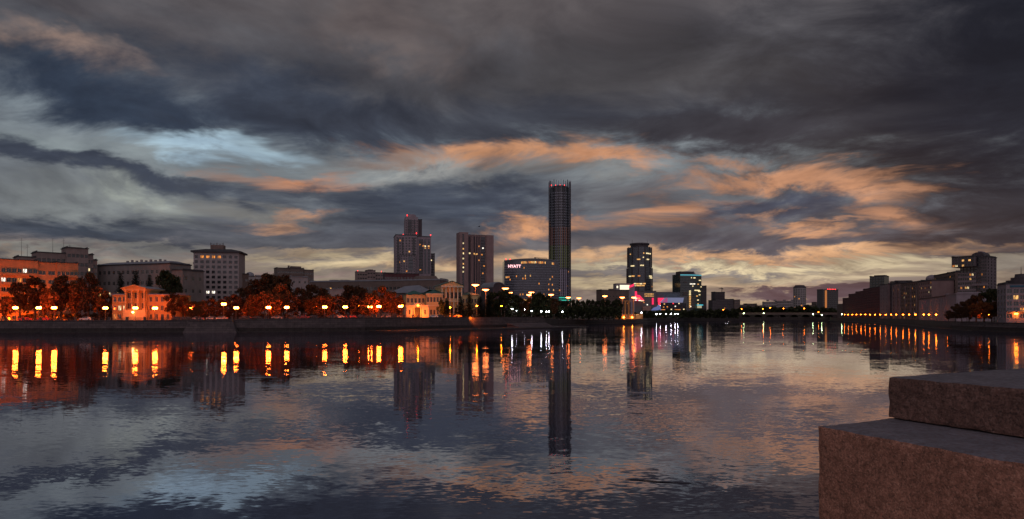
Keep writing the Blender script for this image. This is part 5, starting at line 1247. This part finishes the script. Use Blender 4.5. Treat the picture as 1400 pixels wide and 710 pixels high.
row([(723, 406, 14, L_OR, 470, 's'), (731, 401, 18, L_DG), (738, 399, 22, L_DG), (747, 403, 18, L_DG), (757, 407, 18, L_BR)], 'tree in the clump right in front of the glass hotel, %s of five', 455, group='trees before the hotel', zb=4.8)
sp = [(762 + i * 7.0, 408.5 + (i % 3) * .9 + (1.5 if i < 2 else 0), 12, L_DG) for i in range(13)]
row(sp, 'clipped dark tree in the row under the tallest tower, %s of thirteen', 500, group='clipped trees by the water', zb=3.4)
sp = [(690 + i * 9, 421 + (i % 2) * 1.5, 14, L_DG, 410 + i * 7, 's') for i in range(9)]
row(sp, 'low dark shrub below the taller trees on the curved embankment, %s of nine', 430, group='shrubs on the curved embankment', zb=4.6)
sp = [(i_, 424 + (k % 3) * .8, 7.5, L_DG, 760 + 10 * k, 's') for k, i_ in enumerate(range(882, 1012, 6))]
row(sp, 'small dark waterside tree below the glass towers across the river, %s of its row', 800, group='waterside trees across the river', zb=3.5)
# the wooded slope at the right
sp = [(1297, 424, 12, L_BR, 330), (1306, 418, 16, L_BR), (1315, 412, 18, L_BR), (1325, 407, 20, L_BR), (1335, 402, 22, L_BR), (1345, 398, 22, L_DG), (1356, 394, 24, L_DG), (1367, 393, 22, L_DG), (1374, 398, 16, L_DG),
      (1322, 419, 16, L_BR, 296), (1334, 415, 20, L_OR, 290), (1346, 412, 22, L_OR, 288), (1359, 412, 20, L_BR, 286), (1371, 414, 16, L_BR, 284)]
row(sp, 'tree on the dark wooded slope left of the white office building, %s of fourteen', 305, group='trees on the wooded slope', zb=3.6)
# far bank: foliage that reads as one mass
def wood(name, label, cols, tops, D, zb, m, seed, dens=9, size=1.6, depth=25):
    r = random.Random(seed); mb = MB()
    for a in range(cols[0] * 2, cols[1] * 2):
        px = a / 2; t = (px - cols[0]) / (cols[1] - cols[0]); k = t * (len(tops) - 1); i = min(int(k), len(tops) - 2); top = tops[i] + (tops[i + 1] - tops[i]) * (k - i)
        top += 1.2 * math.sin(px * .55 + seed) + .8 * math.sin(px * 1.7)
        for _ in range(dens):
            d = D + r.uniform(0, depth); h = (Z(top, D) - zb) * r.random() ** .6; p = Vector((X(px + r.uniform(-.6, .6), d), d, zb + h))
            n = Vector((r.gauss(0, 1), r.gauss(0, 1), r.gauss(0, 1))).normalized(); u = n.orthogonal().normalized(); v = n.cross(u); e = size * r.uniform(.6, 1.3)
            mb.quad([p + u * e, p + v * e * .8, p - u * e, p - v * e * .8])
    o = mb.build(name, m); tag(o, label, 'wood', kind='stuff'); return o
wood('woodland', 'dark mass of distant trees behind the bridge at the far end of the water', (1000, 1150), (424, 421, 419.5, 421, 420.5, 422, 420, 418.5, 421, 422, 424), 1060, 3, L_DG, 1, 40, 1.5)
wood('shrubbery', 'dark undergrowth along the promenade behind the left embankment', (-60, 485), (431, 430, 431, 429.5, 431, 430, 431, 430), 287, 4, L_BR, 3, 9, .55, 12)
wood('shrubbery', 'dark undergrowth in front of the palace and hotel on the curved embankment', (590, 850), (428, 426, 424, 424, 421, 419, 419, 421), 470, 4, L_DG, 4, 16, .8, 25)
wood('shrubbery', 'dark waterside scrub across the river below the glass towers', (866, 1010), (429, 427, 425, 425.5, 424, 424, 425), 830, 3.5, L_DG, 5, 24, 1.1, 20)
wood('shrubbery', 'dark low hedge behind the lamps of the right bank', (1140, 1420), (431, 430.5, 431.5, 431, 430.5, 429, 429), 600, 3, L_DG, 6, 10, 1.0, 10) if False else None

# ================================================================ lamps
SOD = mat_emit('sodium_lamp_glass', (1, .125, .012), 220); SODD = mat_emit('dim_sodium_lamp_glass', (1, .16, .004), 170); WHL = mat_emit('white_lamp_glass', (.95, .92, 1), 60)
ORL = mat_emit('small_orange_lamp_glass', (1, .17, .01), 80); YLG = mat_emit('green_white_lamp_glass', (.75, 1, .45), 60); MASTL = mat_emit('mast_lamp_glass', (1, .22, .05), 22)
POST = mat_plain('lamp_post_paint', (.16, .13, .11), .6, .1, 1)
def lamp_proto(h, r, arms, glass, wide=.6, flat=.62):
    root = obj('street_lamp', None); mb = MB(); mb.tube([((0, 0, 0), .16), ((0, 0, .7), .13), ((0, 0, .75), .07), ((0, 0, h - .35), .05)], 8); mb.build('post', POST, root)
    if arms > 1:
        mb = MB(); mb.tube([((-wide, 0, h - .45), .035), ((0, 0, h - .3), .045), ((wide, 0, h - .45), .035)], 6); mb.build('crossarm', POST, root)
    for x in ([0] if arms == 1 else [-wide, wide]):
        mb = MB(); n = 6
        mb.lathe([(max(.001, r * math.sin(math.pi * i / n)), h - r * flat * math.cos(math.pi * i / n) * 1.0) for i in range(n + 1)], 10, (x, 0)); mb.build('lamp_globe', glass, root, smooth=True)
    return root
def place_lamps(proto, pos, label, group, cat='street lamp', zb=None, first=None):
    n = len(pos)
    for i, (px, py, D) in enumerate(pos):
        o = proto if i == 0 else copy_tree(proto)
        h0 = proto['h']; z = Z(py, D); b_ = z - h0
        o.location = (X(px, D), D, b_)
        lb = label % nth(i, n); o['label'] = lb; o['category'] = cat; o['group'] = group
def proto_h(p, h): p['h'] = h; return p
def shoreD(px):
    for (a, d, _), (c, e, _) in zip(SH, SH[1:]):
        if a <= px <= c: return d + (e - d) * (px - a) / (c - a)
left = [(-26, 421), (21, 421), (53, 421), (74, 421), (144, 421.3), (185, 421.3), (212, 421.5), (261, 421.5), (306, 416), (323, 421), (367, 420.6), (392, 420.5), (444, 420), (472, 420), (506, 419.6), (518, 419.2), (547.5, 419)]
P = lamp_proto(5.0, .50, 2, SOD, .44, .85); proto_h(P, 5.0)  # paired globes broaden each lamp, standing in for its glare
# heights follow the pavement; posts reach down to it
place_lamps(P, [(px, py, shoreD(px) + 6.0) for px, py in left], 'bright orange street lamp twin-globed for glare on the left promenade, %s from the left edge', 'orange street lamps along the left promenade')
P = lamp_proto(5.0, .36, 1, SODD); proto_h(P, 5.0)
place_lamps(P, [(300, 411.5, 300), (371, 418, 290), (433, 418, 292), (490, 417.8, 292), (550, 418, 300), (571.5, 417.8, 303), (652, 418.5, 345), (615.5, 420.5, 338), (685.5, 418.8, 380)],
            'small single orange lamp set back among the left bank trees, %s from the left', 'single orange lamps among the trees')
def mast_proto(h):
    root = obj('mast_lamp', None); mb = MB(); mb.tube([((0, 0, -8), .35), ((0, 0, h - 1.2), .22), ((0, 0, h), .18)], 8); mb.build('mast', mat_plain('mast_paint', (.6, .35, .2), .6, .1, 1), root)
    mb = MB(); mb.lathe([(.3, h - .9), (2.0, h - .2), (2.1, h + .15), (.3, h + .5), (.001, h + .5)], 14); mb.build('head', POST, root)
    mb = MB(); mb.lathe([(.35, h - 1.15), (1.0, h - .95), (2.0, h - .42), (2.04, h - .24)], 14); mb.build('lamp_ring', MASTL, root)
    return root
P = mast_proto(9.0); proto_h(P, 8.5)
place_lamps(P, [(650, 390, 390), (664, 396.5, 420), (691, 394.8, 430), (697, 400.5, 500), (723.5, 403.5, 520), (726.5, 400.2, 500), (746.5, 406, 560), (753.3, 403.2, 540), (777, 407, 600), (791.5, 408, 640), (827, 405.2, 560), (850.8, 407, 580), (866.5, 407, 585)],
            'tall mast lamp with a glowing orange disc-shaped head, %s from the left', 'tall mast lamps', 'mast lamp')
P = lamp_proto(3.4, .40, 1, WHL); proto_h(P, 3.4)
place_lamps(P, [(700, 422.5, 400), (706, 425, 405), (714.5, 425, 410), (717, 423.4, 415), (718.5, 424.8, 412), (727, 425.3, 425), (740, 426, 435), (747, 426.2, 440), (750.5, 426.2, 445), (758, 426, 455), (769, 426.3, 470)],
            'small white lamp in the park before the glass hotel, %s from the left', 'white park lamps before the hotel')
P = lamp_proto(3.4, .55, 1, WHL); proto_h(P, 3.4)
place_lamps(P, [(877, 427.5, 640), (897.5, 429.3, 780), (902.5, 429.3, 790), (910.5, 429.3, 800), (917.5, 429.3, 815), (923, 429.5, 825), (926.5, 429.5, 830), (932.5, 429.5, 850)],
            'white waterside lamp below the red-lit shopping centre, %s from the left', 'white waterside lamps by the shopping centre')
P = lamp_proto(3.4, .5, 1, WHL); proto_h(P, 3.4)
place_lamps(P, [(944, 430, 880), (951, 430, 890), (957, 430, 900), (961.5, 430, 905), (964, 430, 908), (966.5, 430, 910), (972, 425, 930), (986, 430.8, 930), (992, 431, 935), (995.5, 431, 940), (998, 431, 943), (1001, 431, 946)],
            'tiny white far-shore lamp between the green tower and the bridge, %s from left', 'white lamps on the far shore')
P = lamp_proto(6.0, .5, 1, ORL); proto_h(P, 6.0)
place_lamps(P, [(989, 423.6, 940), (1014, 422.6, 1001), (1043, 422.6, 1003), (1053, 421, 1003), (1071, 422, 1004), (1099.5, 421.8, 1006), (1119, 427, 1007)],
            'small orange lamp standing on the road bridge, %s from the left', 'orange lamps on the bridge')
P = lamp_proto(3.0, .5, 1, YLG); proto_h(P, 3.0)
place_lamps(P, [(1017, 428.6, 975), (1044, 428.6, 980), (1111.5, 430, 985), (1123.5, 431, 960), (1151, 430, 800), (1162, 429, 790)],
            'small greenish white lamp near the water at the far end, %s from the left', 'greenish lamps at the far end')
right = [1154.8, 1159.5, 1165.2, 1171, 1177, 1183, 1189.5, 1196.4, 1203.5, 1211, 1218.5, 1225.5, 1234.7, 1243, 1251.6, 1262.8, 1270, 1280, 1296]
P = lamp_proto(3.6, .36, 1, ORL); proto_h(P, 3.6)
place_lamps(P, [(px, 430.3, shoreD(px) + 4) for px in right], 'small orange lamp in the even string along the right bank, %s from the left', 'string of orange lamps on the right bank')
P = lamp_proto(3.8, .30, 2, ORL, .34, .7); proto_h(P, 3.8)
place_lamps(P, [(1341, 429.2, 290), (1351, 429.8, 288), (1369, 429.2, 278), (1389.3, 429.2, 266), (1411, 429, 262)],
            'brighter orange lamp below the wooded slope and white office building, %s from the left', 'brighter orange lamps at the right edge')
# unseen floodlights, added on the ground to light these fronts orange
FL = mat_emit('added_floodlight_glass', (1, .16, .006), 750)
def floodlight(px, D, z, label, group):
    t = thing('floodlight', label, 'floodlight', (X(px, D), D, z), 0, group)
    mb = MB(); mb.poly([(-.5, -.35, .3), (.5, -.35, .3), (.5, .25, .15), (-.5, .25, .15), (-.5, -.35, .95), (.5, -.35, .95), (.5, -.12, 1.02), (-.5, -.12, 1.02)], [(0, 1, 5, 4), (4, 5, 6, 7), (3, 0, 4, 7), (1, 2, 6, 5), (0, 3, 2, 1)]); mb.build('housing', POST, t)
    mb = MB(); mb.quad([(-.45, .24, .2), (.45, .24, .2), (.45, -.1, .98), (-.45, -.1, .98)]); mb.build('lamp_glass', FL, t)
    mb = MB(); mb.box(-.06, .06, -.1, .02, -.3, .3); mb.build('bracket', POST, t)
for i, px in enumerate((-28, 2, 30, 56, 80, 100)): floodlight(px, 270 + 33 * (px + 70) / 177 - 10, 4.5, 'small added ground floodlight, unseen, aimed at the orange-lit apartment block, %s from the left' % nth(i, 6), 'added floodlights before the left apartment block')
for i, px in enumerate((572, 591, 600, 612, 625, 646)): floodlight(px, 335 if px > 585 else 318 - 6 + 3, 5.4, 'small added ground floodlight, unseen, aimed at the yellow palace, %s from the left' % nth(i, 6), 'added floodlights before the palace')
# ================================================================ parked cars
TYRE = mat_plain('tyre_rubber', (.02, .02, .02), .8); GLASSC = mat_glass('car_glass'); TAIL = mat_emit('tail_light', (1, .05, .01), 3)
def car_proto(paint):
    root = obj('parked_car', None)
    prof = [(-2.15, .35), (-2.2, .75), (-2.05, .98), (-1.35, 1.02), (-.75, 1.45), (.65, 1.47), (1.35, 1.02), (2.05, .88), (2.2, .6), (2.15, .35), (1.75, .33), (1.35, .62), (.95, .33), (-.95, .33), (-1.35, .62), (-1.75, .33)]
    mb = MB(); mb.slab(prof, -.82, .82); mb.build('body', paint, root)
    for s in (-1, 1):
        mb = MB(); y = .83 * s; mb.quad([(-1.2, y, 1.05), (-.72, y, 1.38), (.6, y, 1.40), (1.15, y, 1.05)]); mb.build('side_window', GLASSC, root)
        for x in (-1.35, 1.35):
            mb = MB(); mb.tube([((x, s * .62, .32), .32), ((x, s * .86, .32), .32)], 14); mb.build('wheel', TYRE, root)
    mb = MB(); mb.quad([(-2.225, -.75, .72), (-2.225, -.45, .72), (-2.14, -.45, .88), (-2.14, -.75, .88)]); mb.build('tail_light', TAIL, root)
    mb = MB(); mb.quad([(-2.225, .45, .72), (-2.225, .75, .72), (-2.14, .75, .88), (-2.14, .45, .88)]); mb.build('tail_light', TAIL, root)
    return root
PAINTS = {'dark': mat_plain('car_paint_dark', (.02, .02, .025), .3, .05, spec=.6), 'red': mat_plain('car_paint_red', (.25, .02, .015), .3, .05, spec=.6), 'silver': mat_plain('car_paint_silver', (.4, .4, .42), .3, .05, spec=.6, metal=.3), 'white': mat_plain('car_paint_white', (.7, .7, .7), .35, .05, spec=.6)}
CARS = {k: car_proto(v) for k, v in PAINTS.items()}; used = set(); rc = random.Random(9)
cars = [(34, 'red'), (60, 'red'), (118, 'white'), (243, 'dark'), (254, 'dark'), (270, 'silver'), (290, 'white'), (303, 'silver'), (335, 'dark'), (352, 'dark'), (379, 'silver'), (403, 'dark'), (415, 'red'), (428, 'dark'), (455, 'dark'), (464, 'silver'), (481, 'red'), (494, 'dark'), (528, 'silver'), (593, 'white'), (602, 'dark'), (626, 'red')]
cnt = {}
for px, k in cars:
    i = cnt.get(k, 0); cnt[k] = i + 1; tot = sum(1 for c in cars if c[1] == k)
    D = shoreD(px) + rc.uniform(8.5, 12.5); o = CARS[k] if k not in used else copy_tree(CARS[k]); used.add(k)
    zr = [z for a, d, z in SH]; 
    for (a, d, z), (c, e, z2) in zip(SH, SH[1:]):
        if a <= px <= c: zz_ = z + (z2 - z) * (px - a) / (c - a)
    o.location = (X(px, D), D, zz_ + .02); o.rotation_euler = (0, 0, (math.pi if rc.random() < .4 else 0) + .05)
    tag(o, '%s car parked on the promenade road behind the railing, %s %s one from the left' % (k, nth(i, tot), k), 'car', 'cars parked along the left promenade')
# ================================================================ low sun, already behind the clouds on the horizon
sd = bpy.data.lights.new('sun', 'SUN'); sd.energy = .01; sd.angle = math.radians(25); sd.color = (1, .62, .42)
so = bpy.data.objects.new('sun', sd); COL.objects.link(so)
az = math.radians(24); d = Vector((math.sin(az) * math.cos(math.radians(2)), math.cos(az) * math.cos(math.radians(2)), math.sin(math.radians(2))))
so.rotation_euler = d.to_track_quat('Z', 'Y').to_euler()
